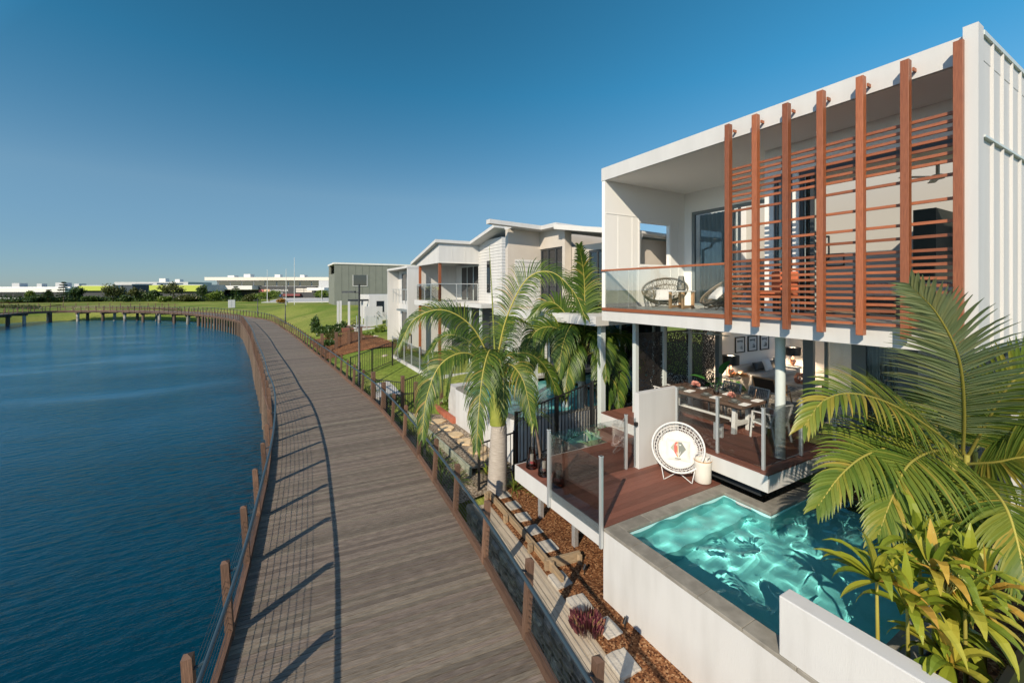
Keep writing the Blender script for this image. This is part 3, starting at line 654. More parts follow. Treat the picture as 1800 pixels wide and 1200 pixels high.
# glass balustrade of the dining deck
def gpost(x, y, z0, z1, par, w=.028):
    m = MB(); m.box(x - w, x + w, y - w, y + w, z0, z1); m.box(x - w - .006, x + w + .006, y - w - .006, y + w + .006, z1 - .02, z1); return m.build('post', M['alu'], par, .006)
gb = thing('glass_balustrade', 'clear glass balustrade with silver posts around the raised dining deck', 'balustrade', (8.25, 5.5, ZD))
for x, y in ((8.22, 6.55), (8.22, 5.52), (8.22, 4.56), (9.62, 4.56), (11.1, 4.56)): gpost(x, y, ZD, ZD + 1.2, gb)
for a, b in ((6.55, 5.52), (5.52, 4.56)):
    m = MB(); m.box(8.214, 8.226, b + .03, a - .03, ZD + .05, ZD + 1.16); m.build('glass_panel', M['pane'], gb)
for a, b in ((8.22, 9.62), (9.62, 11.1)):
    m = MB(); m.box(a + .03, b - .03, 4.554, 4.566, ZD + .05, ZD + 1.16); m.build('glass_panel', M['pane'], gb)
# privacy wall
t = MB(); t.box(7.14, 8.47, 6.71, 6.86, .745, 2.45); tag(t.build('privacy_wall', M['white'], None, .008), 'short freestanding white wall on the pool deck behind the round white chair', 'wall')
# perforated screens on the far side of the dining deck
M['perf'] = None
def perf_mat():
    m = bpy.data.materials.new('laser_cut_screen'); m.use_nodes = True; nt = m.node_tree; N = nt.nodes; L = nt.links; p = N['Principled BSDF']
    p.inputs['Base Color'].default_value = (.018, .016, .015, 1); p.inputs['Roughness'].default_value = .45
    tc = N.new('ShaderNodeTexCoord'); mp = N.new('ShaderNodeMapping'); mp.inputs['Scale'].default_value = (1, 0, 1); L.new(tc.outputs['Object'], mp.inputs[0])
    vo = N.new('ShaderNodeTexVoronoi'); vo.feature = 'DISTANCE_TO_EDGE'; vo.inputs['Scale'].default_value = 16; L.new(mp.outputs[0], vo.inputs[0])
    gt = N.new('ShaderNodeMath'); gt.operation = 'GREATER_THAN'; gt.inputs[1].default_value = .16; L.new(vo.outputs['Distance'], gt.inputs[0])
    tr = N.new('ShaderNodeBsdfTransparent'); mx = N.new('ShaderNodeMixShader'); L.new(gt.outputs[0], mx.inputs[0]); L.new(p.outputs[0], mx.inputs[1]); L.new(tr.outputs[0], mx.inputs[2]); L.new(mx.outputs[0], N['Material Output'].inputs[0])
    return m
M['perf'] = perf_mat()
px = [8.92, 10.08, 11.24, 12.56]
sc = thing('privacy_screen', 'row of black laser cut screens between pale grey posts beside the dining deck', 'screen', (10.7, 8.5, ZD))
for x in px[:3]:
    m = MB(); m.box(x - .06, x + .06, 8.44, 8.56, ZD, ZS - .002); m.build('post', M['greypaint'], sc)
for a, b in zip(px, px[1:]):
    m = MB(); m.box(a + .06, b - .06, 8.495, 8.505, ZD + .06, 3.5); pn = m.build('screen_panel', M['perf'], sc)
    m = MB(); m.box(a + .06, b - .06, 8.485, 8.515, 3.501, 3.54); m.box(a + .06, b - .06, 8.485, 8.515, ZD + .02, ZD + .059); m.build('edge_frame', M['black'], pn)
# ------------------------------------------------------------------ pool deck and pool
ZP = .75
pd = thing('pool_deck', 'low brown timber pool deck with a white edge on steel posts', 'deck', (6, 6.8, .4))
m = MB(); y = 5.36
while y < 8.28: m.box(4.87, 8.10, y, min(y + .136, 8.3), ZP - .03, ZP); y += .14
m.build('deck_boards', M['deck'], pd)
m = MB(); m.box(4.85, 4.869, 5.36, 8.32, .40, ZP); m.box(4.869, 8.0, 8.301, 8.32, .40, ZP); m.build('white_fascia', M['white'], pd)
m = MB(); m.box(4.9, 8, 5.4, 8.29, .42, .715); m.build('joists', M['darkframe'], pd)
for x, y in ((5.36, 8.0), (5.36, 6.75)): m = MB(); m.box(x - .05, x + .05, y - .05, y + .05, -.6, .419); m.build('leg', M['galv'], pd, .006)
pf = thing('pool_fence', 'clear glass pool fence with tall silver posts along the pool deck', 'fence', (4.84, 6, .5))
for x, y, z0, z1 in ((4.815, 5.36, .42, 1.98), (4.815, 6.9, .42, 1.98), (6.9, 6.86, ZP, 1.98), (7.1, 6.78, ZP, 1.98)):
    if x == 7.1: continue
    gpost(x, y, z0, z1, pf)
m = MB(); m.box(4.82, 4.832, 5.41, 6.86, .62, 1.90); m.build('glass_panel', M['pane'], pf)
m = MB(); m.bar((4.86, 6.9, 1.26), (6.87, 6.86, 1.26), .012, 1.28); m.build('glass_panel', M['pane'], pf)
m = MB(); m.bar((6.93, 6.86, 1.33), (7.14, 6.80, 1.33), .012, 1.1); m.build('gate_leaf', M['pane'], pf)
m = MB(); m.box(7.06, 7.13, 6.72, 6.78, 1.72, 1.8); m.build('latch', M['black'], pf)
pool = thing('swimming_pool', 'teal swimming pool with stone coping and a tall white outer wall', 'pool', (7, 4, -.5))
# outline of the water: L shape round the dining deck corner
PX0, PX1, PYT, PYB = 5.14, 9.9, 5.10, 2.0; XI = 7.80; YI = 4.2; ZB = .08
m = MB(); m.box(4.86, 5.13, PYB - .25, 5.355, -.7, .70); m.build('outer_wall', M['whitewall'], pool)
def coping(m, x0, x1, y0, y1, along):
    n = max(1, round((x1 - x0 if along == 'x' else y1 - y0) / .62))
    for i in range(n):
        if along == 'x': m.box(x0 + (x1 - x0) * i / n + .003, x0 + (x1 - x0) * (i + 1) / n - .003, y0, y1, ZP - .05, ZP + .002)
        else: m.box(x0, x1, y0 + (y1 - y0) * i / n + .003, y0 + (y1 - y0) * (i + 1) / n - .003, ZP - .05, ZP + .002)
m = MB(); coping(m, 4.86, 5.14, PYB - .25, 5.35, 'y'); coping(m, 5.14, XI + .28, PYT, 5.35, 'x'); coping(m, XI, XI + .28, YI, PYT, 'y'); coping(m, XI + .28, PX1, YI, YI + .28, 'x'); coping(m, 5.14, PX1, PYB - .27, PYB, 'x')
m.build('coping', M['coping'], pool, .006)
def pool_bed():
    m = bpy.data.materials.new('pool_pebble_lining'); m.use_nodes = True; nt = m.node_tree; N = nt.nodes; L = nt.links; p = N['Principled BSDF']
    p.inputs['Roughness'].default_value = .8; p.inputs['Specular IOR Level'].default_value = 0
    tc = N.new('ShaderNodeTexCoord'); nz = N.new('ShaderNodeTexNoise'); nz.inputs['Scale'].default_value = 60; L.new(tc.outputs['Object'], nz.inputs[0])
    cr = N.new('ShaderNodeValToRGB'); cr.color_ramp.elements[0].color = (.40, .70, .70, 1); cr.color_ramp.elements[1].color = (.50, .80, .80, 1); L.new(nz.outputs[0], cr.inputs[0]); L.new(cr.outputs[0], p.inputs['Base Color'])
    return m
M['bed'] = pool_bed()
m = MB(); m.box(PX0 - .005, PX1, PYB, PYT + .005, ZB - .1, ZB)
m.quad((PX0, PYB, ZB), (PX0, PYT, ZB), (PX0, PYT, .695), (PX0, PYB, .695)); m.quad((PX0, PYT, ZB), (XI, PYT, ZB), (XI, PYT, .695), (PX0, PYT, .695))
m.quad((XI, PYT, ZB), (XI, YI, ZB), (XI, YI, .695), (XI, PYT, .695)); m.quad((XI, YI, ZB), (PX1, YI, ZB), (PX1, YI, .695), (XI, YI, .695)); m.quad((PX1, PYB, ZB), (PX0, PYB, ZB), (PX0, PYB, .695), (PX1, PYB, .695))
m.box(PX0 + .001, XI - .001, 4.6, PYT - .001, ZB, .36)
bed = m.build('lining', M['bed'], pool)
m = MB(); m.box(XI - .012, XI - .001, 4.55, 4.85, .58, .69); m.build('skimmer', M['white'], pool)
def water_h(x, y):
    h = 0
    for f, a, k in ((2.9, .047, 0), (5.8, .008, 9)): h += a * noise.noise(V((x * f * .85 + .4 * y + k, y * f * 1.1 - .3 * x, k * 3.1)))
    return h
def pool_water():
    m = bpy.data.materials.new('pool_water'); m.use_nodes = True; nt = m.node_tree; N = nt.nodes; L = nt.links; N.clear()
    o = N.new('ShaderNodeOutputMaterial'); g = N.new('ShaderNodeBsdfGlass'); g.inputs['IOR'].default_value = 1.33; g.inputs['Color'].default_value = (.63, .95, .94, 1); g.inputs['Roughness'].default_value = 0
    L.new(g.outputs[0], o.inputs[0])
    return m
m = MB(); ZW = .66; d = .05
def wgrid(x0, x1, y0, y1):
    nx, ny = round((x1 - x0) / d), round((y1 - y0) / d); vs = []; fs = []
    for i in range(nx + 1):
        for j in range(ny + 1):
            x, y = x0 + (x1 - x0) * i / nx, y0 + (y1 - y0) * j / ny; vs.append((x, y, ZW + water_h(x, y)))
    for i in range(nx):
        for j in range(ny): a = i * (ny + 1) + j; fs.append((a, a + ny + 1, a + ny + 2, a + 1))
    m.add(vs, fs, None, .5, True)
wgrid(PX0 + .003, XI - .003, PYB + .003, PYT - .003); wgrid(XI - .003, PX1, PYB + .003, YI - .003)
wat = m.build('water', pool_water(), pool)
bed.cycles.is_caustics_receiver = True; wat.cycles.is_caustics_caster = True; sun_d.cycles.is_caustics_light = True
# boundary wall towards the camera
m = MB(); m.box(4.88, 5.10, -2.5, 2.54, -.8, 1.40); tag(m.build('boundary_wall', M['whitewall'], None, .012), 'plain white rendered boundary wall in the foreground beside the pool', 'wall')
m = MB(); m.box(5.1, 9, .95, 1.0, .2, 1.52)
for i in range(40): m.box(5.12 + i * .1, 5.2 + i * .1, 1.0, 1.02, .2, 1.5)
tag(m.build('boundary_fence', M['black'], None), 'black slatted boundary fence in the bottom right corner', 'fence')
m = MB(); m.box(5.14, 9.91, 1.03, PYB - .28, -.6, .66); m.box(9.91, 12.6, 1.03, 4.19, -.6, .66); m.build('planting_bed', M['mulch'], None, kind='structure')
# ------------------------------------------------------------------ things on the decks and in the rooms
def ring(m, c, ax, ay, r, rt, n=40, k=8):
    c, ax, ay = V(c), V(ax).normalized(), V(ay).normalized()
    pts = [c + (ax * math.cos(2 * math.pi * i / n) + ay * math.sin(2 * math.pi * i / n)) * r for i in range(n + 1)]
    m.tube(pts, rt, k, False)
def bowl_chair(name, label, loc, rz, tilt, rd, depth, frame_m, weave_m, cush, kind, group=None, zc=.52):
    """round bowl chair: rim, woven shell, wire stand, cushion; built facing -Y then turned"""
    t = thing(name, label, 'chair', (0, 0, 0), 0, group)
    T = Matrix.Translation((0, .05, zc)) @ Matrix.Rotation(rad(tilt), 4, 'X')
    def P(r, a, z): return T @ V((r * math.cos(a), r * math.sin(a), z))
    m = MB(); m.tube([P(rd, 2 * math.pi * i / 48, 0) for i in range(49)], .022, 8, False); m.build('rim', frame_m, t, local=True)
    m = MB(); N = 48
    def prof(f): return rd * math.sin(f * math.pi / 2), -depth * math.cos(f * math.pi / 2)
    if kind == 'cord':
        for f in (.3, .5, .64, .76, .87, .95):
            r, z = prof(f); m.tube([P(r, 2 * math.pi * i / N, z) for i in range(N + 1)], .008, 5, False)
        for k in range(36):
            a = 2 * math.pi * k / 36
            for sg in (-1, 1): m.tube([P(prof(f)[0], a + sg * .22 * f, prof(f)[1]) for f in (.3, .5, .7, .85, 1)], .007, 4, False)
    else:
        for k in range(13):
            a = 2 * math.pi * k / 13
            for f, rr in ((.80, .13), (.55, .115), (.3, .08)):
                for q in (1, .55):
                    pts = []
                    for i in range(17):
                        b = 2 * math.pi * i / 16; ff = f + rr * q * 1.35 * math.sin(b); aa = a + (.5 * (f < .6)) * .48 + rr * q * math.cos(b) / max(prof(f)[0], .12) * .78
                        r, z = prof(min(max(ff, .05), .99)); pts.append(P(r, aa, z))
                    m.tube(pts, .009, 4, False)
        for f in (.18, .66, .93): r, z = prof(f); m.tube([P(r, 2 * math.pi * i / N, z) for i in range(N + 1)], .011, 5, False)
    m.build('woven_seat', weave_m, t, local=True)
    m = MB()
    for a in (rad(45), rad(135), rad(225), rad(315)):
        top = P(rd * .93, a, -.03); x, y = .38 * math.cos(a) * 1.05, .38 * math.sin(a)
        m.tube([top, V((x, y, .05)), V((x, y, .014)), V((x * .9, y * .9, .012)), V((0, 0, .10))], .011, 6)
    m.build('stand', frame_m, t, local=True)
    if cush:
        m = MB(); vs = []; fs = []; n, k = 11, 40
        for i in range(n + 1):
            f = .0 + .93 * i / n; r, z = prof(f * .60)
            for j in range(k):
                a = 2 * math.pi * j / k; puff = .085 * (1 - (i / n) ** 6) + .012 * math.sin(a * 9) * (i / n) + .02 * noise.noise(V((r * 6 * math.cos(a), r * 6 * math.sin(a), 1)))
                vs.append(P(r, a, z * .93 + puff))
        for i in range(n):
            for j in range(k): fs.append((i * k + j, i * k + (j + 1) % k, (i + 1) * k + (j + 1) % k, (i + 1) * k + j))
        m.add(vs, fs, None, .5, True); m.build('seat_cushion', M['cushion'], t, local=True)
    t.location = loc; t.rotation_euler = (0, 0, rz)
    return t
def pillow_mesh(m, c, ax, ay, w, h, th, n=12):
    c, ax, ay = V(c), V(ax).normalized(), V(ay).normalized(); az = ax.cross(ay); vs = []; fs = []
    for s in (1, -1):
        b = len(vs)
        for i in range(n + 1):
            for j in range(n + 1):
                u, v = 2 * i / n - 1, 2 * j / n - 1; e = max(0, (1 - u ** 4) * (1 - v ** 4)) ** .6
                k = 1 - .07 * (1 - abs(u) ** 3) * abs(v) ** 3 - .0
                vs.append(c + ax * (u * w / 2 * (1 - .06 * (1 - v * v))) + ay * (v * h / 2 * (1 - .06 * (1 - u * u))) + az * (s * th / 2 * e))
        for i in range(n):
            for j in range(n):
                a = b + i * (n + 1) + j; f = (a, a + n + 1, a + n + 2, a + 1); fs.append(f if s > 0 else f[::-1])
    m.add(vs, fs, None, .5, True)
# round white chair on the pool deck with its striped cushion
zt = 56
ch = bowl_chair('bowl_chair', 'round white cord chair with a white cushion on the pool deck', (7.60, 6.03, ZP), rad(-52), zt, .53, .32, M['whitepaint'], M['rope'], True, 'cord', zc=.62)
Tc = Matrix.Translation((7.60, 6.03, ZP)) @ Matrix.Rotation(rad(-52), 4, 'Z') @ Matrix.Translation((0, .05, .62)) @ Matrix.Rotation(rad(zt), 4, 'X')
pc = thing('cushion', 'cream cushion with a grey and red diamond motif on the round white chair', 'cushion', Tc @ V((0, -.02, -.16)))
ax, ay, az = (Tc.to_3x3() @ V(q) for q in ((1, 0, 0), (0, 1, 0), (0, 0, 1)))
c0 = Tc @ V((.0, -.03, -.155))
m = MB(); pillow_mesh(m, c0, ax, ay, .50, .44, .13); m.build('cover', mat('cream_linen', (.70, .66, .60), .9), pc)
def motif(name, pts, material, lift=.07):
    m = MB(); c = c0
    def q(u, v): e = max(0, (1 - (u / .25) ** 4) * (1 - (v / .22) ** 4)) ** .6; return c + ax * u + ay * v + az * (.065 * e + .004)
    P = [q(u, v) for u, v in pts]; n = len(P); cu = sum(p[0] for p in pts) / n; cv = sum(p[1] for p in pts) / n
    m.add([q(cu, cv)] + P, [(0, i + 1, (i + 1) % n + 1) for i in range(n)], None, .5, True); m.build(name, material, pc)
Mg = mat('grey_print', (.20, .215, .19), .9); Mr = mat('red_print', (.48, .13, .10), .9); My = mat('ochre_print', (.62, .36, .14), .9); Ms = mat('sage_print', (.34, .37, .30), .9)
def lerp2(a, b, n): return [(a[0] + (b[0] - a[0]) * i / n, a[1] + (b[1] - a[1]) * i / n) for i in range(n)]
motif('grey_motif', lerp2((.005, .165), (.075, .16), 3) + lerp2((.075, .16), (.165, .02), 4) + lerp2((.165, .02), (.02, -.165), 5) + lerp2((.02, -.165), (.005, .165), 6), Mg)
motif('red_motif', lerp2((-.012, .165), (-.012, -.16), 6) + lerp2((-.012, -.16), (-.075, -.06), 3) + lerp2((-.075, -.06), (-.085, .06), 3) + lerp2((-.085, .06), (-.055, .15), 3) + lerp2((-.055, .15), (-.012, .165), 2), Mr)
motif('ochre_motif', lerp2((.004, .165), (.004, -.16), 6) + lerp2((.004, -.16), (-.011, -.16), 1) + lerp2((-.011, -.16), (-.011, .165), 6) + [(-.011, .165)], My)
motif('sage_motif', lerp2((-.087, .06), (-.08, -.055), 3) + lerp2((-.08, -.055), (-.155, .02), 3) + lerp2((-.155, .02), (-.06, .15), 3) + [(-.06, .15)], Ms)
motif('base_motif', [(-.07, -.18), (.065, -.18), (.05, -.195), (-.05, -.195)], Mg)
# canvas basket
t = thing('canvas_basket', 'tall cream canvas basket with rope handles beside the pool', 'basket', (7.84, 5.60, ZP))
m = MB(); m.lathe((7.84, 5.60, ZP), [(.01, .006), (.15, .005), (.168, .03), (.164, .2), (.170, .38), (.175, .47), (.168, .475), (.16, .38), (.155, .06), (.01, .05)], 28); m.build('body', mat('cream_canvas', (.66, .63, .56), .9, bump=.1, bscale=50), t)
m = MB(); m.lathe((7.84, 5.60, ZP), [(.176, .455), (.179, .465), (.176, .476), (.17, .474)], 28); m.build('leather_trim', M['oak'], t)
for sx in (-1, 1):
    m = MB(); m.tube([(7.84 - .07, 5.60 + sx * .15, ZP + .46), (7.84 - .06, 5.60 + sx * .13, ZP + .56), (7.84 + .06, 5.60 + sx * .13, ZP + .57), (7.84 + .07, 5.60 + sx * .15, ZP + .46)], .014, 8); m.build('handle', M['cushion'], t)
# glass lanterns
def lantern_glass(name, tint, k=1.): return glass(name, tint, 1.3, 0, ior=1.5)
LG = {'red': lantern_glass('red_smoked_glass', (.62, .20, .14)), 'brown': lantern_glass('brown_smoked_glass', (.38, .24, .19)), 'clear': lantern_glass('smoked_grey_glass', (.60, .58, .54))}
for (x, y), mk, lb in (((5.10, 7.98), 'red', 'red tinted'), ((5.12, 7.52), 'brown', 'brown tinted'), ((5.10, 6.98), 'clear', 'smoky half tinted')):
    t = thing('glass_lantern', lb + ' flared glass lantern holding a white candle on the pool deck edge', 'lantern', (x, y, ZP), group='lanterns on the pool deck')
    m = MB(); m.lathe((x, y, ZP), [(.004, .005), (.135, .005), (.14, .03), (.125, .14), (.108, .19)], 24); m.build('base', LG[mk if mk != 'clear' else 'red'], t)
    m = MB(); m.lathe((x, y, ZP), [(.108, .19), (.085, .32), (.073, .42), (.071, .45)], 24); m.build('chimney', LG['clear'], t)
    m = MB(); m.cyl(x, y, ZP + .10, ZP + .30, .042, n=16); m.build('candle', M['cushion'], t)
# rattan chairs, side table and lantern on the balcony
FB = ZF
bowl_chair('rattan_chair', 'round rattan bowl chair on the balcony, the one facing out beside the wall opening', (9.45, 7.95, FB), rad(-58), 32, .60, .33, M['cane'], M['cane'], False, 'cane', 'balcony rattan chairs', zc=.50)
bowl_chair('rattan_chair', 'round rattan bowl chair on the balcony turned side-on next to the timber screen', (9.45, 6.25, FB), rad(-120), 36, .60, .33, M['cane'], M['cane'], False, 'cane', 'balcony rattan chairs', zc=.50)
for loc, rz, lb in (((9.36, 7.87, FB + .34), rad(-58), 'white square cushion in the rattan chair near the wall opening'), ((9.40, 6.28, FB + .40), rad(-120), 'white square cushion in the rattan chair near the timber screen')):
    Rz = Matrix.Rotation(rz, 3, 'Z') @ Matrix.Rotation(rad(42), 3, 'X'); m = MB(); pillow_mesh(m, V(loc), Rz @ V((1, 0, 0)), Rz @ V((0, 1, 0)), .46, .44, .15)
    tag(m.build('cushion', M['cushion']), lb, 'cushion')
t = thing('side_table', 'small square timber side table between the two rattan chairs', 'table', (9.1, 7.12, FB))
m = MB(); m.box(8.87, 9.35, 6.88, 7.36, FB + .43, FB + .455); m.build('top', M['whitepaint'], t, .004)
for sy in (6.93, 7.31):
    for sx in (8.92, 9.30):
        m = MB(); m.box(sx - .03, sx + .03, sy - .03, sy + .03, FB, FB + .429); m.build('leg', M['oak'], t, .004)
    m = MB(); m.box(8.951, 9.269, sy - .028, sy + .028, FB + .02, FB + .08); m.build('rail', M['oak'], t, .004)
t = thing('glass_lantern', 'tall smoky glass lantern on the small balcony side table', 'lantern', (9.1, 7.12, FB + .455))
m = MB(); m.lathe((9.1, 7.12, FB + .456), [(.004, .004), (.11, .004), (.108, .1), (.072, .33), (.064, .38)], 24); m.build('chimney', LG['clear'], t)
m = MB(); m.cyl(9.1, 7.12, FB + .462, FB + .60, .04, n=14); m.build('candle', M['cushion'], t)
# dining table, bench and chairs
TX0, TX1, TY0, TY1 = 9.42, 10.48, 5.72, 8.05
t = thing('dining_table', 'long dark timber dining table with white trestle legs on the deck', 'table', (9.95, 6.9, ZD))
m = MB(); w = (TX1 - TX0) / 5
for i in range(5): m.box(TX0 + i * w + .002, TX0 + (i + 1) * w - .002, TY0, TY1, ZD + .70, ZD + .765)
m.build('tabletop', M['tabletop'], t, .004)
m = MB(); m.box(TX0 + .1, TX1 - .1, TY0 + .1, TY1 - .1, ZD + .64, ZD + .699); m.build('apron', M['tabletop'], t)
for y in (6.05, 7.7):
    for sx in (-1, 1):
        m = MB(); x = 9.95 + sx * .30; m.prism([(x - .06, y - .045, ZD), (x + .06, y - .045, ZD), (x + .05 - sx * .04, y - .045, ZD + .64), (x - .05 - sx * .04, y - .045, ZD + .64)], (0, .09, 0)); m.build('leg', M['whitepaint'], t, .005)
    m = MB(); m.box(9.71, 10.19, y - .04, y + .04, ZD + .18, ZD + .27); m.build('cross_rail', M['whitepaint'], t, .004)
m = MB(); m.box(9.91, 9.99, 6.091, 7.659, ZD + .18, ZD + .27); m.build('stretcher', M['whitepaint'], t, .004)
t = thing('bench', 'long dark timber bench with white legs beside the dining table', 'bench', (9.05, 6.75, ZD))
m = MB()
for i in range(2): m.box(8.88 + i * .17, 9.046 + i * .17, 5.88, 7.75, ZD + .41, ZD + .455)
m.build('seat', M['tabletop'], t, .004)
for y in (6.05, 7.55):
    for sx in (-1, 1): m = MB(); x = 9.05 + sx * .11; m.box(x - .035, x + .035, y - .035, y + .035, ZD, ZD + .409); m.build('leg', M['whitepaint'], t, .004)
    m = MB(); m.box(8.975, 9.125, y - .03, y + .03, ZD + .12, ZD + .18); m.build('rail', M['whitepaint'], t, .003)
def strap_chair(label, loc, rz):
    t = thing('strap_chair', label, 'chair', (0, 0, 0), 0, 'chairs round the outdoor table')
    for sx in (-.27, .27):
        m = MB(); m.bar((sx, -.28, 0), (sx, -.22, .64), .03, .035); m.bar((sx, -.24, .63), (sx, .26, .66), .045, .025); m.bar((sx, .34, 0), (sx, .20, .66), .03, .035); m.build('side_frame', M['whitepaint'], t, .004, local=True)
    m = MB(); m.bar((-.27, -.24, .40), (.27, -.24, .40), .03, .03); m.bar((-.27, .22, .36), (.27, .22, .36), .03, .03); m.bar((-.27, .36, .86), (.27, .36, .86), .03, .03)
    for sx in (-.27, .27): m.bar((sx, -.24, .40), (sx, .22, .36), .03, .03); m.bar((sx, .22, .36), (sx, .36, .86), .03, .03)
    m.build('seat_frame', M['whitepaint'], t, local=True)
    m = MB()
    for i in range(11): x = -.24 + i * .048; m.bar((x, -.24, .417), (x, .22, .377), .03, .006); m.bar((x, .205, .37), (x, .345, .87), .03, .006, (0, 1, 0))
    m.build('straps', mat('grey_webbing', (.16, .17, .165), .8), t, local=True)
    t.location = loc; t.rotation_euler = (0, 0, rz); return t
strap_chair('white framed strap chair at the near end of the dining table', (10.02, 5.42, ZD), rad(172))
strap_chair('white framed strap chair at the far end of the dining table', (9.95, 8.28, ZD), rad(8))
for y in (6.35, 7.1): strap_chair('white framed strap chair on the house side of the table, ' + ('nearer the pool' if y < 7 else 'nearer the black screens'), (10.85, y, ZD), rad(-95))
# table settings
Zt = ZD + .766; Mc = mat('grey_stoneware', (.16, .17, .16), .35); Mw = mat('white_napkin', (.80, .80, .78), .9); Mwg = glass('wine_glass', (.93, .94, .94), 1.8)
spots = [(9.66, 6.05, 'bench side nearest the pool'), (9.66, 6.8, 'middle of the bench side'), (9.66, 7.55, 'bench side nearest the screens'), (10.26, 6.1, 'house side nearest the pool'), (10.26, 6.85, 'middle of the house side'), (10.26, 7.6, 'house side nearest the screens')]
for x, y, w_ in spots:
    s = 1 if x < 10 else -1
    t = thing('place_setting', 'grey plate, bowl and white napkin on the table, ' + w_, 'place setting', (x, y, Zt), group='place settings on the outdoor table')
    m = MB(); m.lathe((x, y, Zt), [(.002, .012), (.09, .010), (.135, .022), (.137, .016), (.09, .001), (.002, .001)], 24); m.build('plate', Mc, t)
    m = MB(); m.lathe((x, y, Zt), [(.002, .02), (.05, .024), (.078, .06), (.081, .058), (.055, .018), (.002, .0125)], 20); m.build('bowl', Mc, t)
    m = MB(); m.obox((x, y - .26, Zt + .006), ((1, .1, 0), (-.1, 1, 0), (0, 0, 1)), (.14, .09, .006)); m.build('napkin', Mw, t, .003)
    g = thing('wine_glass', 'clear stemmed wine glass on the table, ' + w_, 'glass', (x + s * .17, y + .12, Zt), group='wine glasses on the outdoor table')
    m = MB(); m.lathe((x + s * .17, y + .12, Zt), [(.033, .001), (.004, .006), (.004, .085), (.03, .11), (.04, .15), (.034, .205)], 16); m.build('bowl', Mwg, g)
Mp = mat('pink_protea', (.70, .34, .27), .8, var=.25)
for x, y, z, r, lb in ((9.98, 7.35, Zt, .13, 'round pink flower arrangement on the far half of the table'), (9.86, 6.25, Zt, .10, 'low pink flower arrangement on the near half of the table')):
    m = MB()
    for i in range(60):
        a = R.random() * 6.28; e = R.uniform(-.25, 1.3); d = V((math.cos(a) * math.cos(e), math.sin(a) * math.cos(e), math.sin(e))); c = V((x, y, z + r * .85)); m.blade([c + d * r * .3, c + d * r * .75, c + d * r], [.012, .03, .012], d.orthogonal(), .3)
    tag(m.build('flowers', Mp), lb, 'flowers')
Mml = leafmat('monstera_leaf', [(0, (.03, .12, .03)), (1, (.07, .24, .05))], trans=.25, rough=.25)
def big_leaf(m, base, d, L, w, droop=.5):
    d = V(d).normalized(); pts = []; p = V(base)
    for i in range(8):
        pts.append(p.copy()); d = (d + V((0, 0, -droop * .14))).normalized(); p = p + d * (L / 7)
    ws = [w * math.sin(math.pi * min(1, (.12 + .88 * i / 7)) ** .8) + .004 for i in range(8)]; ws[-1] = .004
    m.blade(pts, ws, (0, 0, 1), .25)
t = thing('glass_vase', 'clear glass vase holding two big glossy leaves on the dining table', 'vase', (10.0, 6.75, Zt))
m = MB(); m.lathe((10.0, 6.75, Zt), [(.002, .004), (.06, .004), (.075, .08), (.05, .2), (.055, .24)], 20); m.build('vessel', Mwg, t)
for d, w in (((-.25, .8, .35), .15), ((.35, -.2, .9), .17)):
    m = MB(); p0 = V((10.0, 6.75, Zt + .1)); p1 = p0 + V(d).normalized() * .33 + V((0, 0, .12)); m.tube([p0, p0.lerp(p1, .5) + V((0, 0, .05)), p1], .006, 6); big_leaf(m, p1, d, .42, w, .6); m.build('leaf', Mml, t)
# ------------------------------------------------------------------ living room
t = thing('sofa', 'pale grey upholstered sofa with cushions against the living room wall', 'sofa', (15.3, 8.5, ZD))
m = MB(); m.box(14.0, 16.6, 8.02, 8.85, ZD + .1, ZD + .42); m.build('seat_base', M['sofa'], t, .05)
m = MB(); m.box(13.75, 16.85, 8.70, 8.93, ZD + .1, ZD + .78); m.build('backrest', M['sofa'], t, .06)
for x in (13.76, 16.62): m = MB(); m.box(x, x + .22, 8.0, 8.69, ZD + .1, ZD + .62); m.build('armrest', M['sofa'], t, .05)
for x in (14.02, 15.32): m = MB(); m.box(x, x + 1.28, 7.98, 8.69, ZD + .421, ZD + .56); m.build('seat_cushion', M['sofa'], t, .05)
for x in (13.85, 16.7):
    for y in (8.08, 8.82): m = MB(); m.box(x - .03, x + .03, y - .03, y + .03, ZD, ZD + .1); m.build('foot', M['darkframe'], t)
for x, mm, lb in ((15.0, 'black', 'black leather bolster cushion on the grey sofa'), (15.55, 'cushion', 'white and black patterned cushion on the grey sofa'), (16.3, 'sofa', 'grey square cushion at the far end of the sofa')):
    m = MB(); pillow_mesh(m, (x, 8.5, ZD + .75), (1, 0, 0), (0, .35, .9), .6 if mm == 'black' else .46, .3 if mm == 'black' else .45, .16); tag(m.build('cushion', M[mm]), lb, 'cushion')
def table_lamp(x, y, z, lb):
    t = thing('table_lamp', lb, 'lamp', (x, y, z))
    m = MB(); m.lathe((x, y, z), [(.002, 0), (.09, 0), (.05, .05), (.1, .14), (.11, .2), (.06, .3), (.02, .36), (.02, .48)], 20); m.build('base', M['copper'], t)
    m = MB(); m.lathe((x, y, z), [(.26, .42), (.26, .72)], 32); m.lathe((x, y, z), [(.252, .72), (.252, .42)], 32); m.lathe((x, y, z), [(.255, .715), (.12, .715)], 24); m.build('lamp_shade', M['black'], t)
    bl = bpy.data.lights.new('bulb', 'POINT'); bl.energy = 75; bl.color = (1, .80, .58); bl.shadow_soft_size = .05; bo = bpy.data.objects.new('bulb', bl); COL.objects.link(bo); bo.parent = t; bo.location = (0, 0, .56)
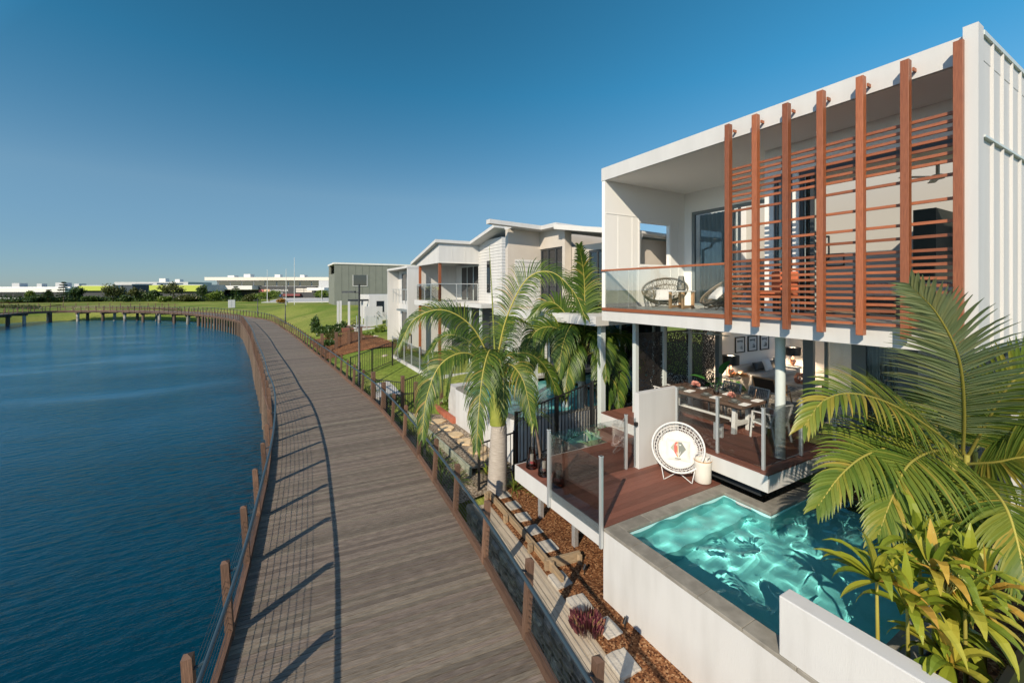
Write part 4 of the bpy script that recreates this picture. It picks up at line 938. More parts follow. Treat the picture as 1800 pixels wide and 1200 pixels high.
def stand_table(x, y, lb, h=.55):
    t = thing('side_table', lb, 'table', (x, y, ZD)); m = MB(); m.cyl(x, y, ZD + h - .03, ZD + h, .30, n=28); m.build('top', M['darkframe'], t)
    m = MB(); m.cyl(x, y, ZD + .02, ZD + h - .031, .02, n=10); m.build('stem', M['darkframe'], t); m = MB(); m.cyl(x, y, ZD, ZD + .019, .2, n=24); m.build('foot', M['darkframe'], t)
stand_table(13.3, 8.45, 'black pedestal side table carrying a lamp at the near end of the sofa'); table_lamp(13.3, 8.45, ZD + .551, 'copper table lamp with a black drum shade at the near end of the sofa')
stand_table(17.2, 8.45, 'black pedestal side table carrying a lamp at the far end of the sofa'); table_lamp(17.2, 8.45, ZD + .551, 'copper table lamp with a black drum shade at the far end of the sofa')
m = MB()
for i in range(70):
    a = R.random() * 6.28; d = V((math.cos(a), math.sin(a), R.uniform(.1, 1))).normalized(); p = V((13.55, 8.3, ZD + .57)); m.blade([p, p + d * .18, p + d * .33 + V((0, 0, -.05))], [.006, .022, .004], d.orthogonal())
tag(m.build('dried_grass', mat('dried_pampas', (.48, .32, .20), .9, var=.3)), 'bundle of dried tan grass beside the near lamp', 'dried flowers')
for i, x in enumerate((14.6, 15.38, 16.16)):
    t = thing('framed_print', 'black framed grey landscape print on the living room wall, ' + ('nearest the deck', 'in the middle', 'farthest from the deck')[i], 'picture', (x, 8.94, ZD + 1.58), group='framed prints above the sofa')
    m = MB(); z0, z1 = ZD + 1.20, ZD + 1.77
    m.box(x - .29, x - .255, 8.91, 8.949, z0, z1); m.box(x + .255, x + .29, 8.91, 8.949, z0, z1); m.box(x - .2549, x + .2549, 8.91, 8.949, z0, z0 + .035); m.box(x - .2549, x + .2549, 8.91, 8.949, z1 - .035, z1); m.build('frame', M['black'], t)
    m = MB(); m.box(x - .2549, x + .2549, 8.93, 8.948, z0 + .035, z1 - .035); m.build('mount', M['whitepaint'], t)
    m = MB(); m.box(x - .17, x + .17, 8.926, 8.9299, z0 + .12, z1 - .12); m.build('print', mat('grey_landscape_print', (.10, .12, .13), .6, c2=(.50, .53, .54), nscale=1.6 + i * .5, stretch=(1, 1, 2), lo=.46, hi=.54), t)
t = thing('lounge_chair', 'low woven black lounge chair with a pale timber frame in the living room', 'chair', (13.45, 7.15, ZD))
m = MB()
for sy in (-.32, .32):
    m.tube([(13.0, 7.15 + sy, ZD), (13.1, 7.15 + sy, ZD + .36), (13.7, 7.15 + sy, ZD + .40), (13.85, 7.15 + sy, ZD)], .022, 8); m.tube([(13.75, 7.15 + sy, ZD + .3), (13.0, 7.15 + sy, ZD + .42), (12.85, 7.15 + sy, ZD + .8)], .022, 8)
m.bar((12.85, 6.83, ZD + .8), (12.85, 7.47, ZD + .8), .04, .04); m.build('frame', M['oak'], t)
m = MB(); m.bar((12.99, 7.15, ZD + .42), (12.86, 7.15, ZD + .78), .6, .02, (1, 0, 0)); m.bar((13.0, 7.15, ZD + .40), (13.75, 7.15, ZD + .31), .6, .02); m.build('woven_seat', mat('black_weave', (.025, .02, .018), .7, bump=.4, bscale=50, nscale=50), t)
m = MB(); m.box(12.75, 16.4, 5.9, 7.95, ZD - .003, ZD + .012); 
def zigzag():
    mm = bpy.data.materials.new('black_white_rug'); mm.use_nodes = True; N = mm.node_tree.nodes; L = mm.node_tree.links; tc = N.new('ShaderNodeTexCoord'); w = N.new('ShaderNodeTexWave'); w.wave_type = 'BANDS'; w.inputs['Scale'].default_value = 2.6; w.inputs['Distortion'].default_value = 6; w.inputs['Detail Scale'].default_value = 1.5
    L.new(tc.outputs['Object'], w.inputs[0]); cr = N.new('ShaderNodeValToRGB'); cr.color_ramp.interpolation = 'CONSTANT'; cr.color_ramp.elements[0].color = (.02, .02, .02, 1); cr.color_ramp.elements[1].color = (.6, .57, .5, 1); cr.color_ramp.elements[1].position = .5
    L.new(w.outputs['Fac'], cr.inputs[0]); L.new(cr.outputs[0], N['Principled BSDF'].inputs['Base Color']); N['Principled BSDF'].inputs['Roughness'].default_value = 1; return mm
tag(m.build('rug', zigzag()), 'black and white patterned rug on the living room floor', 'rug')
t = thing('coffee_table', 'low pale coffee table on the patterned rug', 'table', (15.2, 7.1, ZD))
m = MB(); m.box(14.5, 15.9, 6.75, 7.45, ZD + .36, ZD + .41); m.build('top', M['paver'], t, .005)
for x in (14.6, 15.8):
    for y in (6.83, 7.37): m = MB(); m.box(x - .03, x + .03, y - .03, y + .03, ZD + .012, ZD + .359); m.build('leg', M['oak'], t)
m = MB()
for i in range(14):
    a = R.random() * 6.28; ring(m, (14.9, 7.1, ZD + .58), (math.cos(a), math.sin(a), .3), (0, R.uniform(-.5, .5), 1), R.uniform(.1, .17), .012, 18, 5)
tag(m.build('wire_ornament', M['copper']), 'tangled pink wire ornament on the coffee table', 'ornament')
t = thing('potted_plant', 'broad leaved green plant in a white pot by the living room lamp', 'plant', (12.3, 8.0, ZD))
m = MB(); m.lathe((12.3, 8.0, ZD), [(.002, .004), (.13, .004), (.15, .3), (.14, .3), (.12, .25), (.002, .25)], 20); m.build('pot', M['whitepaint'], t)
m = MB()
for i in range(9): a = i * .7; d = V((math.cos(a), math.sin(a), R.uniform(.5, 1.3))); p = V((12.3, 8.0, ZD + .25)); q = p + d.normalized() * R.uniform(.3, .5); m.tube([p, q], .008, 5); big_leaf(m, q, (d.x, d.y, .1), .36, .13, .9)
m.build('foliage', Mml, t)
t = thing('armchair', 'dark grey high backed armchair seen through the kitchen side doors', 'chair', (14.1, 5.0, ZD))
m = MB(); m.box(13.8, 14.4, 4.7, 5.3, ZD + .25, ZD + .45); m.build('seat', M['darkframe'], t, .06); m = MB(); m.bar((14.38, 5.0, ZD + .4), (14.6, 5.0, ZD + 1.15), .6, .12, (1, 0, 0)); m.build('backrest', M['darkframe'], t, .05)
for a, b in ((13.87, 4.77), (13.87, 5.23), (14.33, 4.77), (14.33, 5.23)): m = MB(); m.box(a - .02, a + .02, b - .02, b + .02, ZD, ZD + .249); m.build('leg', M['darkframe'], t)
# ------------------------------------------------------------------ upper rooms
t = thing('bed', 'low bed with white and patterned covers in the upstairs bedroom', 'bed', (11.8, 3.0, ZF))
m = MB(); m.box(10.7, 12.9, 2.1, 3.9, ZF + .12, ZF + .34); m.build('base', M['darkframe'], t, .02); m = MB(); m.box(10.72, 12.88, 2.12, 3.88, ZF + .341, ZF + .58); m.build('mattress', M['cushion'], t, .05)
m = MB(); m.box(10.69, 11.6, 2.08, 3.92, ZF + .581, ZF + .63); m.build('throw', mat('striped_throw', (.55, .53, .5), .9, c2=(.12, .12, .13), nscale=14, stretch=(1, 6, 1)), t, .02)
t = thing('ceiling_fan', 'white three bladed ceiling fan in the upstairs bedroom', 'fan', (11.2, 2.9, ZC - .5))
m = MB(); m.cyl(11.2, 2.9, ZC - .78, ZC - .5, .03, n=10); m.cyl(11.2, 2.9, ZC - .86, ZC - .78, .1, .08, 16); m.build('motor', M['whitepaint'], t)
for k in range(3): a = .4 + k * 2.094; m = MB(); m.bar((11.2 + .1 * math.cos(a), 2.9 + .1 * math.sin(a), ZC - .82), (11.2 + .65 * math.cos(a), 2.9 + .65 * math.sin(a), ZC - .81), .12, .012); m.build('blade', M['whitepaint'], t)
t = thing('ceiling_fan', 'pale grey ceiling fan under the balcony above the dining table', 'fan', (10.0, 6.9, ZS))
m = MB(); m.cyl(10, 6.9, ZS - .25, ZS - .001, .03, n=10); m.cyl(10, 6.9, ZS - .33, ZS - .25, .11, .09, 18); m.build('motor', M['greypaint'], t)
for k in range(3): a = 2.2 + k * 2.094; m = MB(); m.bar((10 + .1 * math.cos(a), 6.9 + .1 * math.sin(a), ZS - .30), (10 + .7 * math.cos(a), 6.9 + .7 * math.sin(a), ZS - .29), .13, .012); m.build('blade', M['greypaint'], t)
t = thing('upholstered_chair', 'orange upholstered chair on the balcony behind the timber screen', 'chair', (8.75, 4.55, ZF))
m = MB(); m.box(8.5, 9.0, 4.3, 4.8, ZF + .36, ZF + .46); m.build('seat', M['brick'], t, .03); m = MB(); m.box(8.92, 9.0, 4.3, 4.8, ZF + .461, ZF + .85); m.build('backrest', M['brick'], t, .03)
for a, b in ((8.54, 4.34), (8.54, 4.76), (8.96, 4.34), (8.96, 4.76)): m = MB(); m.box(a - .018, a + .018, b - .018, b + .018, ZF, ZF + .359); m.build('leg', M['black'], t)
t = thing('wall_sculpture', 'black wire sculpture of overlapping rectangles on the upstairs white wall', 'sculpture', (14.55, 6.3, 5.7))
m = MB()
for y, z, w, h in ((6.7, 5.5, .5, .5), (6.35, 5.7, .4, .7), (6.0, 5.5, .45, .35)):
    c = [(14.58, y - w / 2, z), (14.58, y + w / 2, z), (14.58, y + w / 2, z + h), (14.58, y - w / 2, z + h)]
    for i in range(4): m.bar(c[i], c[(i + 1) % 4], .03, .03)
m.build('wire', M['black'], t)
# ------------------------------------------------------------------ palms and garden plants
def frond(ctrl, L, par, leafm, n=64, up=(-.45, -.6, .65), droop=.35, w=.021, base_ang=68, tip_ang=22, f0=.16, stalk=None, lift=.12, rag=.1):
    P = catmull(ctrl, 10); cum = [0.]
    for a, b in zip(P, P[1:]): cum.append(cum[-1] + (b - a).length)
    T = cum[-1]; ms = MB(); k = len(P)
    ms.tube(P, [.020 * (1 - .8 * i / (k - 1)) + .003 for i in range(k)], 6); st = ms.build('leaf_stalk', stalk or M['rachis'], par)
    ml = MB(); up = V(up).normalized()
    for i in range(n):
        f = f0 + (1 - f0) * (i + .5) / n; d = f * T; j = max(q for q in range(k) if cum[q] <= d); j = min(j, k - 2)
        u = (d - cum[j]) / (cum[j + 1] - cum[j]); p = P[j].lerp(P[j + 1], u); t = (P[j + 1] - P[j]).normalized()
        N = (up - t * up.dot(t)).normalized(); S = t.cross(N)
        g = (f - f0) / (1 - f0); prof = min(1, .45 + 2.2 * g) * (1 - .72 * max(0, g - .45) / .55)
        ang = rad(base_ang + (tip_ang - base_ang) * g)
        for side in (-1, 1):
            l = L * prof * R.uniform(1 - rag, 1 + rag * .6); a = ang * R.uniform(.92, 1.08)
            dr = (S * side * math.sin(a) + t * math.cos(a) + N * (lift + R.uniform(-.06, .06))).normalized(); pts = [p.copy()]; q = p.copy(); m_ = 5; dd = droop * R.uniform(.8, 1.25)
            for s in range(m_):
                q = q + dr * (l / m_); pts.append(q.copy()); dr = (dr + V((0, 0, -dd * (.25 + .28 * s)))).normalized()
            ml.blade(pts, [w * .45, w, w * .95, w * .75, w * .45, .002], N, .25)
    ml.build('leaflets', leafm, st)
KING = [
    ([(5.06, 9.66, 2.83), (5.2, 9.35, 4.04), (5.54, 8.93, 5.03), (5.96, 8.46, 5.22), (6.38, 8.1, 4.74), (6.58, 7.87, 4.08)], 0.75),
    ([(4.99, 9.71, 2.83), (4.44, 9.79, 3.82), (3.73, 9.96, 4.27), (3.08, 10.22, 4.06), (2.69, 10.33, 3.36)], 0.75),
    ([(4.99, 9.71, 2.69), (4.15, 9.49, 3.22), (3.46, 9.43, 3.01), (3.1, 9.4, 2.26), (2.98, 9.36, 1.36)], 0.75),
    ([(4.99, 9.59, 2.7), (4.53, 8.93, 3.34), (4.12, 8.47, 2.98), (3.9, 8.25, 2.16), (3.82, 8.19, 1.33)], 0.75),
    ([(5.14, 9.62, 2.69), (5.59, 9.01, 3.4), (6.04, 8.53, 3.21), (6.35, 8.23, 2.52), (6.41, 8.08, 1.85)], 0.75),
    ([(5.19, 9.71, 2.67), (5.93, 9.86, 3.04), (6.75, 9.96, 2.64), (7.3, 9.88, 1.6)], 0.7),
    ([(5.03, 9.79, 2.67), (4.74, 10.65, 3.34), (4.34, 11.58, 3.43), (3.96, 12.26, 2.7)], 0.7),
    ([(5.08, 9.77, 2.67), (5.66, 10.35, 3.48), (6.22, 10.84, 3.91), (6.93, 11.01, 3.7)], 0.7),
    ([(5.02, 9.57, 2.63), (4.97, 8.79, 2.98), (5.06, 8.28, 2.65), (5.12, 8.01, 1.79)], 0.65),
    ([(5.01, 9.69, 2.61), (4.38, 9.48, 2.92), (3.83, 9.45, 2.43), (3.64, 9.33, 1.53)], 0.65),
]
SLIM = [
    ([(9.06, 10.94, 2.66), (9.03, 10.85, 4.19), (8.93, 10.79, 5.33), (8.67, 10.7, 6.21)], 0.85),
    ([(9.09, 10.92, 2.56), (9.32, 10.33, 3.09), (9.42, 9.93, 2.4), (9.47, 9.67, 1.01)], 0.8),
    ([(8.99, 10.98, 2.56), (8.14, 11.01, 3.46), (7.33, 11.13, 3.49), (6.75, 11.23, 2.62)], 0.8),
    ([(9.03, 10.96, 2.56), (8.75, 11.35, 3.79), (8.22, 11.77, 4.37), (7.68, 12.2, 3.78)], 0.8),
    ([(9.12, 10.91, 2.66), (9.56, 10.89, 4.08), (10.15, 10.78, 4.56), (10.65, 10.6, 3.97)], 0.8),
    ([(8.99, 10.87, 2.58), (8.32, 10.44, 3.14), (7.83, 10.15, 2.51), (7.58, 10.06, 1.52)], 0.75),
    ([(9.16, 11.0, 2.64), (9.73, 11.48, 3.75), (10.31, 11.84, 4.13), (11.0, 12.14, 3.44)], 0.75),
    ([(9.06, 11.06, 2.64), (9.12, 11.83, 3.55), (9.18, 12.6, 3.7), (9.01, 13.28, 3.01)], 0.75),
    ([(9.06, 10.83, 2.58), (9.05, 10.26, 2.75), (9.03, 9.92, 2.08), (9.03, 9.81, 1.03)], 0.7),
]
CANE = [
    ([(9.05, 2.07, 2.29), (8.28, 1.88, 3.13), (7.5, 1.75, 3.92), (6.93, 1.79, 4.48), (6.44, 1.9, 4.85)], 0.95),
    ([(9.18, 2.11, 2.25), (8.25, 2.18, 2.76), (7.23, 2.31, 3.24), (6.41, 2.43, 3.47), (5.86, 2.52, 3.44), (5.53, 2.59, 3.16)], 0.8),
    ([(9.11, 2.04, 2.24), (8.63, 1.74, 2.95), (8.25, 1.49, 3.51), (8.21, 1.29, 3.83), (8.34, 1.09, 3.98)], 0.85),
    ([(8.89, 2.05, 2.28), (7.9, 2.04, 2.59), (6.9, 2.04, 2.62), (6.32, 2.02, 2.36), (5.93, 2.02, 2.03)], 0.85),
    ([(8.82, 2.09, 2.28), (7.56, 2.23, 2.67), (6.59, 2.33, 2.71), (5.92, 2.36, 2.59), (5.45, 2.41, 2.3)], 0.75),
    ([(8.69, 1.93, 2.16), (7.88, 1.59, 2.32), (7.33, 1.33, 2.28), (6.99, 1.18, 2.02), (6.88, 1.12, 1.69)], 0.8),
    ([(8.83, 1.96, 2.24), (8.58, 1.65, 2.43), (8.45, 1.38, 2.62), (8.44, 1.15, 2.64)], 0.7),
    ([(9.48, 2.17, 2.17), (9.97, 2.46, 2.36), (10.18, 2.81, 2.37), (10.21, 3.13, 1.95)], 0.7),
    ([(8.82, 1.97, 2.12), (8.04, 1.84, 2.03), (7.32, 1.79, 1.8), (6.93, 1.79, 1.54)], 0.75),
    ([(9.44, 2.08, 2.21), (9.89, 1.93, 2.53), (10.25, 1.73, 2.71), (10.47, 1.48, 2.56)], 0.7),
]
t = thing('palm_tree', 'stout palm with a pale ringed trunk and drooping fronds beside the boardwalk', 'palm', (5.06, 9.62, -.45))
m = MB(); zs = [-.6, -.42, -.2, .1, .4, .7, 1.0, 1.27]; rs = [.25, .262, .255, .245, .235, .225, .212, .20]
m.tube([(5.06 + .01 * i, 9.62, z) for i, z in enumerate(zs)], rs, 24); tr = m.build('trunk', M['trunk'], t)
m = MB(); m.tube([(5.09, 9.62, 1.265), (5.09, 9.63, 1.5), (5.07, 9.65, 2.0), (5.06, 9.66, 2.5), (5.06, 9.66, 2.85)], [.205, .215, .155, .11, .07], 18); m.build('crownshaft', M['shaft'], t)
m = MB(); m.tube([(5.05, 9.67, 2.8), (4.98, 9.70, 4.4), (4.91, 9.75, 5.95)], [.028, .018, .004], 8); m.build('spear_leaf', M['shaft'], t)
for i, (c, L) in enumerate(KING):
    if i not in (4, 9): frond(c, L * .94, t, M['palm'], 112, up=(-.35, -.55, .75), droop=.72 if i else .45, w=.0125, lift=.18, rag=.2, tip_ang=30)
for a in (.3, 1.2, 2.2, -1.9):      # older fronds hanging round the back of the crown
    c = V((5.06, 9.66, 2.72)); r = R.uniform(1.1, 1.4); d = V((math.cos(a), math.sin(a), 0)); frond([c, c + d * r * .45 + V((0, 0, .35)), c + d * r * .9 + V((0, 0, -.05)), c + d * r * 1.08 + V((0, 0, -.85))], .6, t, M['palm'], 60, up=(-.1, -.2, .95), droop=.75, w=.015, lift=.15, rag=.2)
t = thing('palm_tree', 'slender palm with a thin grey trunk in the neighbouring garden', 'palm', (9.07, 10.93, -.3))
m = MB(); m.tube([(9.08, 10.93, -.6), (9.07, 10.93, 0), (9.03, 10.95, 1.0), (9.0, 10.98, 1.75)], [.23, .19, .15, .13], 16); m.build('trunk', M['trunk'], t)
m = MB(); m.tube([(9.0, 10.98, 1.74), (9.0, 10.97, 2.1), (9.04, 10.95, 2.7)], [.14, .12, .06], 14); m.build('crownshaft', M['shaft'], t)
for k in range(7):
    a = k * .9; c = V((9.03, 10.95, 2.6)); r = R.uniform(1.5, 2.0); d = V((math.cos(a), math.sin(a), 0)); frond([c, c + d * r * .4 + V((0, 0, R.uniform(.6, 1.1))), c + d * r * .85 + V((0, 0, .5)), c + d * r + V((0, 0, -.5))], .75, t, M['palm'], 56, up=(-.2, -.3, .9), droop=.5, w=.024)
for i, (c, L) in enumerate(SLIM): frond(c, L, t, M['palm'], 76, up=(-.4, -.6, .65), droop=.45, w=.026, lift=.12)
t = thing('palm_tree', 'golden cane palm with broad feathered fronds in front of the white house', 'palm', (9.1, 2.1, .66))
for i, (x, y) in enumerate(((9.2, 2.1), (9.0, 2.02), (9.15, 2.25), (8.86, 2.12), (9.35, 2.0), (8.95, 1.86))):
    m = MB(); m.tube([(x + (x - 9.1) * .3, y + (y - 2.1) * .3, .6), (x, y, 1.5), (x + (9.1 - x) * .2, y, 2.32)], [.06, .05, .035], 10); m.build('stem', M['rachis'], t)
ups = [(-.95, -.25, .12), (-.55, -.35, .75), (-.93, -.3, .2), (-.55, -.35, .75), (-.4, -.45, .8), (-.65, -.3, .65), (-.7, -.2, .6), (-.3, -.3, .9), (-.4, -.4, .8), (-.4, -.4, .8)]
for i, (c, L) in enumerate(CANE): frond(c, L * (1.08 if i == 0 else 1.08), t, M['cane_palm' if i else 'cane_pale'], 48 if i else 60, up=ups[i], droop=.10 if i in (0, 2) else .24, w=.026, lift=.10, base_ang=72 if i else 58, rag=.06)
for k in range(7):      # fronds behind, filling the clump
    a = R.uniform(-.4, 2.6); h = R.uniform(.2, 1.1); r = R.uniform(.9, 1.5); c = V((9.15, 2.15, 2.15)); e = c + V((math.sin(a) * r * .9 + .3, math.cos(a) * r * .55 + .3, h * .6)); mid = c.lerp(e, .5) + V((0, 0, .45)); frond([c, mid, e], .65, t, M['cane_palm'], 34, droop=.3, w=.022)
# broad strap-leaved shrub
def rosette(m, c, n, L, w, e0, e1, bend, jitter=.25, fold=.25, a0=None):
    for i in range(n):
        a = (R.random() * 6.28 if a0 is None else a0) + i * 2.4; e = rad(e0 + (e1 - e0) * i / max(1, n - 1)) + R.uniform(-jitter, jitter) * .5
        d = V((math.cos(a) * math.cos(e), math.sin(a) * math.cos(e), math.sin(e))); l = L * R.uniform(.75, 1.12); p = V(c); pts = [p.copy()]; b = bend * R.uniform(.5, 1.5)
        for s in range(7): p = p + d * (l / 7); pts.append(p.copy()); d = (d + V((0, 0, -b * (.05 + .05 * s)))).normalized()
        nn = V((-d.x * .3, -d.y * .3, 1)); q = R.uniform(.85, 1.1) * w
        m.blade(pts, [q * .35, q * .6, q * .9, q, q * .95, q * .75, q * .42, .003], nn, fold)
t = thing('shrub', 'yellow green shrub with broad strap leaves beside the pool in the bottom right corner', 'shrub', (5.7, 1.5, .66))
for (x, y, z, n, L) in ((5.42, 1.62, 1.66, 15, .58), (5.42, 1.86, 1.78, 14, .55), (5.85, 1.55, 1.90, 15, .60), (6.2, 1.75, 1.95, 14, .6), (5.75, 1.30, 1.72, 15, .55), (6.1, 1.25, 1.75, 14, .55), (5.55, 1.38, 1.30, 12, .5), (5.95, 1.42, 1.35, 12, .5), (6.6, 1.45, 1.7, 13, .55), (5.35, 1.3, 1.38, 10, .45)):
    m = MB(); m.tube([(x + .05, y, .55), (x, y, z)], [.022, .014], 7); st = m.build('stem', M['rachis'], t)
    m = MB(); rosette(m, (x, y, z), n + 6, L, .052, 84, -15, 1.5); m.build('leaves', M['strap'], st)
m = MB()
for k in range(26):
    p = V((5.72, 1.42, 1.78)); d = V((R.uniform(-.6, .6), R.uniform(-.6, .6), 1)).normalized(); q = p + d * R.uniform(.12, .3); m.tube([p, p.lerp(q, .6), q + V((R.uniform(-.06, .06), R.uniform(-.06, .06), .02))], [.005, .004, .003], 4)
    m.lathe(q, [(.001, -.012), (.011, 0), (.001, .012)], 6)
m.build('flower_spray', mat('cream_flower_stalk', (.50, .44, .14), .6), t)
# yucca, agave, small tufts
t = thing('yucca', 'yucca with a head of yellow edged sword leaves by the black fence', 'plant', (6.15, 9.3, -.4))
m = MB(); m.tube([(6.25, 9.25, -.6), (6.2, 9.3, .4), (6.08, 9.42, 1.5)], [.045, .04, .035], 8); m.build('trunk', M['bark'], t)
m = MB(); rosette(m, (6.08, 9.42, 1.55), 54, .72, .024, 86, -55, .7); m.build('leaves', M['yucca'], t)
t = thing('agave', 'pale blue green agave with fleshy leaves at the back of the pool deck', 'plant', (7.62, 8.72, .2))
m = MB(); rosette(m, (7.62, 8.72, .35), 26, .62, .075, 80, 15, .5, fold=.4); m.build('leaves', M['agave'], t)
m = MB(); rosette(m, (7.95, 8.72, .55), 16, .5, .06, 80, 20, .5, fold=.4); m.build('leaves', M['agave'], t)
t = thing('purple_plant', 'small round plant with purple and green leaves between the stepping stones', 'plant', (4.22, 5.02, -.45))
m = MB()
for k in range(330):
    a = R.random() * 6.28; r = .22 * math.sqrt(R.random()); p = V((4.22 + r * math.cos(a), 5.02 + r * math.sin(a) * 1.1, -.44)); d = V((math.cos(a) * r * 2.6, math.sin(a) * r * 2.6, .75)).normalized(); l = R.uniform(.08, .15) * (1.2 - r)
    m.blade([p + d * .02, p + d * l * .6 + V((0, 0, .05)), p + d * l + V((0, 0, .06))], [.008, .017, .002], (d.y, -d.x, .3), .2)
m.build('leaves', M['purple'], t)
def tuft(name, label, loc, n, L, w, material, e0=85, e1=25, bend=1.1, group=None, cat='plant', spread=.08):
    t = thing(name, label, cat, loc, 0, group); m = MB()
    for k in range(3): rosette(m, (loc[0] + R.uniform(-spread, spread), loc[1] + R.uniform(-spread, spread), loc[2]), n // 3, L, w, e0, e1, bend)
    m.build('leaves', material, t); return t
tuft('bromeliad', 'low yellow green tuft behind the lanterns', (5.95, 8.75, -.4), 30, .42, .02, M['yucca'])
tuft('bromeliad', 'yellow striped bromeliad clump just inside the low black fence', (5.45, 10.6, -.4), 45, .40, .03, M['strap'], spread=.3)
tuft('grass_plant', 'dark green strappy clump at the foot of the stout palm', (5.45, 9.35, -.45), 30, .5, .014, M['bush2'])
def bush(name, label, c, rx, ry, rz, n, size, material, cat='bush', group=None, clumps=14, trunk=None):
    t = thing(name, label, cat, (c[0], c[1], c[2] - rz), 0, group); m = MB(); cl = []
    for k in range(clumps):
        d = V((R.gauss(0, 1), R.gauss(0, 1), R.gauss(0, .8))).normalized() * R.uniform(.35, .95); cl.append((V((c[0] + d.x * rx * .75, c[1] + d.y * ry * .75, c[2] + d.z * rz * .75)), R.uniform(.28, .5)))
    for k in range(n):
        q, s = R.choice(cl); d = V((R.gauss(0, 1), R.gauss(0, 1), R.gauss(0, 1))).normalized() * (R.random() ** .45) * s
        p = q + V((d.x * rx, d.y * ry, d.z * rz)); u = (d + V((R.uniform(-.6, .6), R.uniform(-.6, .6), R.uniform(-.2, .9)))).normalized(); l = size * R.uniform(.6, 1.3)
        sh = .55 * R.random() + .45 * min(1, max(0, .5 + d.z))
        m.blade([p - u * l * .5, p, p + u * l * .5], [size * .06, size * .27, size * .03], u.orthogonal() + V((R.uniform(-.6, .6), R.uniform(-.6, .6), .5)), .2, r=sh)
    m.build('crown' if trunk else 'leaves', material, t)
    if trunk:
        m = MB(); z0 = trunk[0]; m.tube([(c[0], c[1], z0), (c[0] + .05 * rx, c[1], c[2] - rz * .4), (c[0], c[1], c[2] + rz * .2)], [trunk[1], trunk[1] * .75, trunk[1] * .3], 8)
        for k in range(5): a = k * 1.26 + .3; m.tube([(c[0], c[1], c[2] - rz * .45), (c[0] + math.cos(a) * rx * .3, c[1] + math.sin(a) * ry * .3, c[2] - rz * .05), (c[0] + math.cos(a) * rx * .55, c[1] + math.sin(a) * ry * .55, c[2] + rz * .25)], [trunk[1] * .5, trunk[1] * .35, trunk[1] * .15], 6)
        m.build('trunk', M['bark'], t)
    return t
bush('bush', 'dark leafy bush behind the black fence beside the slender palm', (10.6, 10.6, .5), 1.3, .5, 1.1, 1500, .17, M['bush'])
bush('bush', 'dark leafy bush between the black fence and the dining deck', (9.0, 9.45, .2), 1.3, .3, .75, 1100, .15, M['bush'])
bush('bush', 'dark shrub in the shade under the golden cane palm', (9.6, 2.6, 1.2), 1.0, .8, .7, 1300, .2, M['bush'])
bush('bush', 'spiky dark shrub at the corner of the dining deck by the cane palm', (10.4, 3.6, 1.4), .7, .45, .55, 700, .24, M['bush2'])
# agapanthus clumps between the boardwalk and the gravel
for i, (y, L, lb) in enumerate(((10.9, .5, 'nearest the stone wall'), (11.9, .55, 'second from the stone wall'), (12.8, .5, 'third from the stone wall'), (13.9, .55, 'fourth from the stone wall'), (15.0, .5, 'fifth from the stone wall'), (16.1, .45, 'last before the gate'))):
    p = path(s_at_y(y), HW + .62 + .1 * (i % 2))[0]; tuft('strappy_plant', 'bright green strappy clump along the boardwalk, ' + lb, (p.x, p.y, -.55), 42, L + .12, .017, M['bush2'], group='strappy plants along the boardwalk', spread=.22)
# ------------------------------------------------------------------ stepping stones, fences and the next garden
st = [(5.10, 9.32, .38, .30), (5.06, 8.76, .36, .33), (5.0, 8.2, .37, .33), (4.93, 7.64, .37, .34), (4.86, 7.02, .42, .35), (4.50, 6.1, .38, .36), (4.44, 5.47, .40, .36), (4.50, 4.86, .36, .36), (4.26, 4.3, .42, .38)]
lbs = ['half under the deck next to the stout palm', 'second from the stout palm', 'third from the stout palm', 'fourth from the stout palm', 'just beyond the timber step', 'just in front of the timber step', 'between the timber step and purple plant', 'beside the purple plant', 'large one nearest the camera']
for i, (x, y, w, d) in enumerate(st):
    m = MB(); w *= .86; d *= .9; n = 24; top = []; a0 = R.uniform(-.08, .08) - .12
    for k in range(n):
        a = 2 * math.pi * k / n; c, s = math.cos(a), math.sin(a); f = 1 / max(abs(c), abs(s)) * (1 - .03 * abs(math.sin(2 * a))); r = f * (1 + .05 * noise.noise(V((k, i * 3.3, 0)))) ; u, v = c * r * w * .5, s * r * d * .58
        top.append(V((x + u * math.cos(a0) - v * math.sin(a0), y + u * math.sin(a0) + v * math.cos(a0), -.426)))
    m.prism(top, (0, 0, -.12)); o = m.build('stepping_stone', M['paver'], None, .012); tag(o, 'square pale stepping stone in the mulch, ' + lbs[i], 'stepping stone', 'stepping stones in the mulch')
for x, y, lb in ((4.98, 6.0, 'by the timber step'), (4.72, 4.72, 'against the white pool wall')):
    t = thing('garden_spotlight', 'small black garden spotlight in the mulch ' + lb, 'light', (x, y, -.45)); m = MB(); m.cyl(x, y, -.5, -.36, .008, n=8); m.build('spike', M['black'], t); m = MB(); m.tube([(x - .02, y, -.37), (x + .05, y + .02, -.30)], .026, 10); m.build('head', M['black'], t)
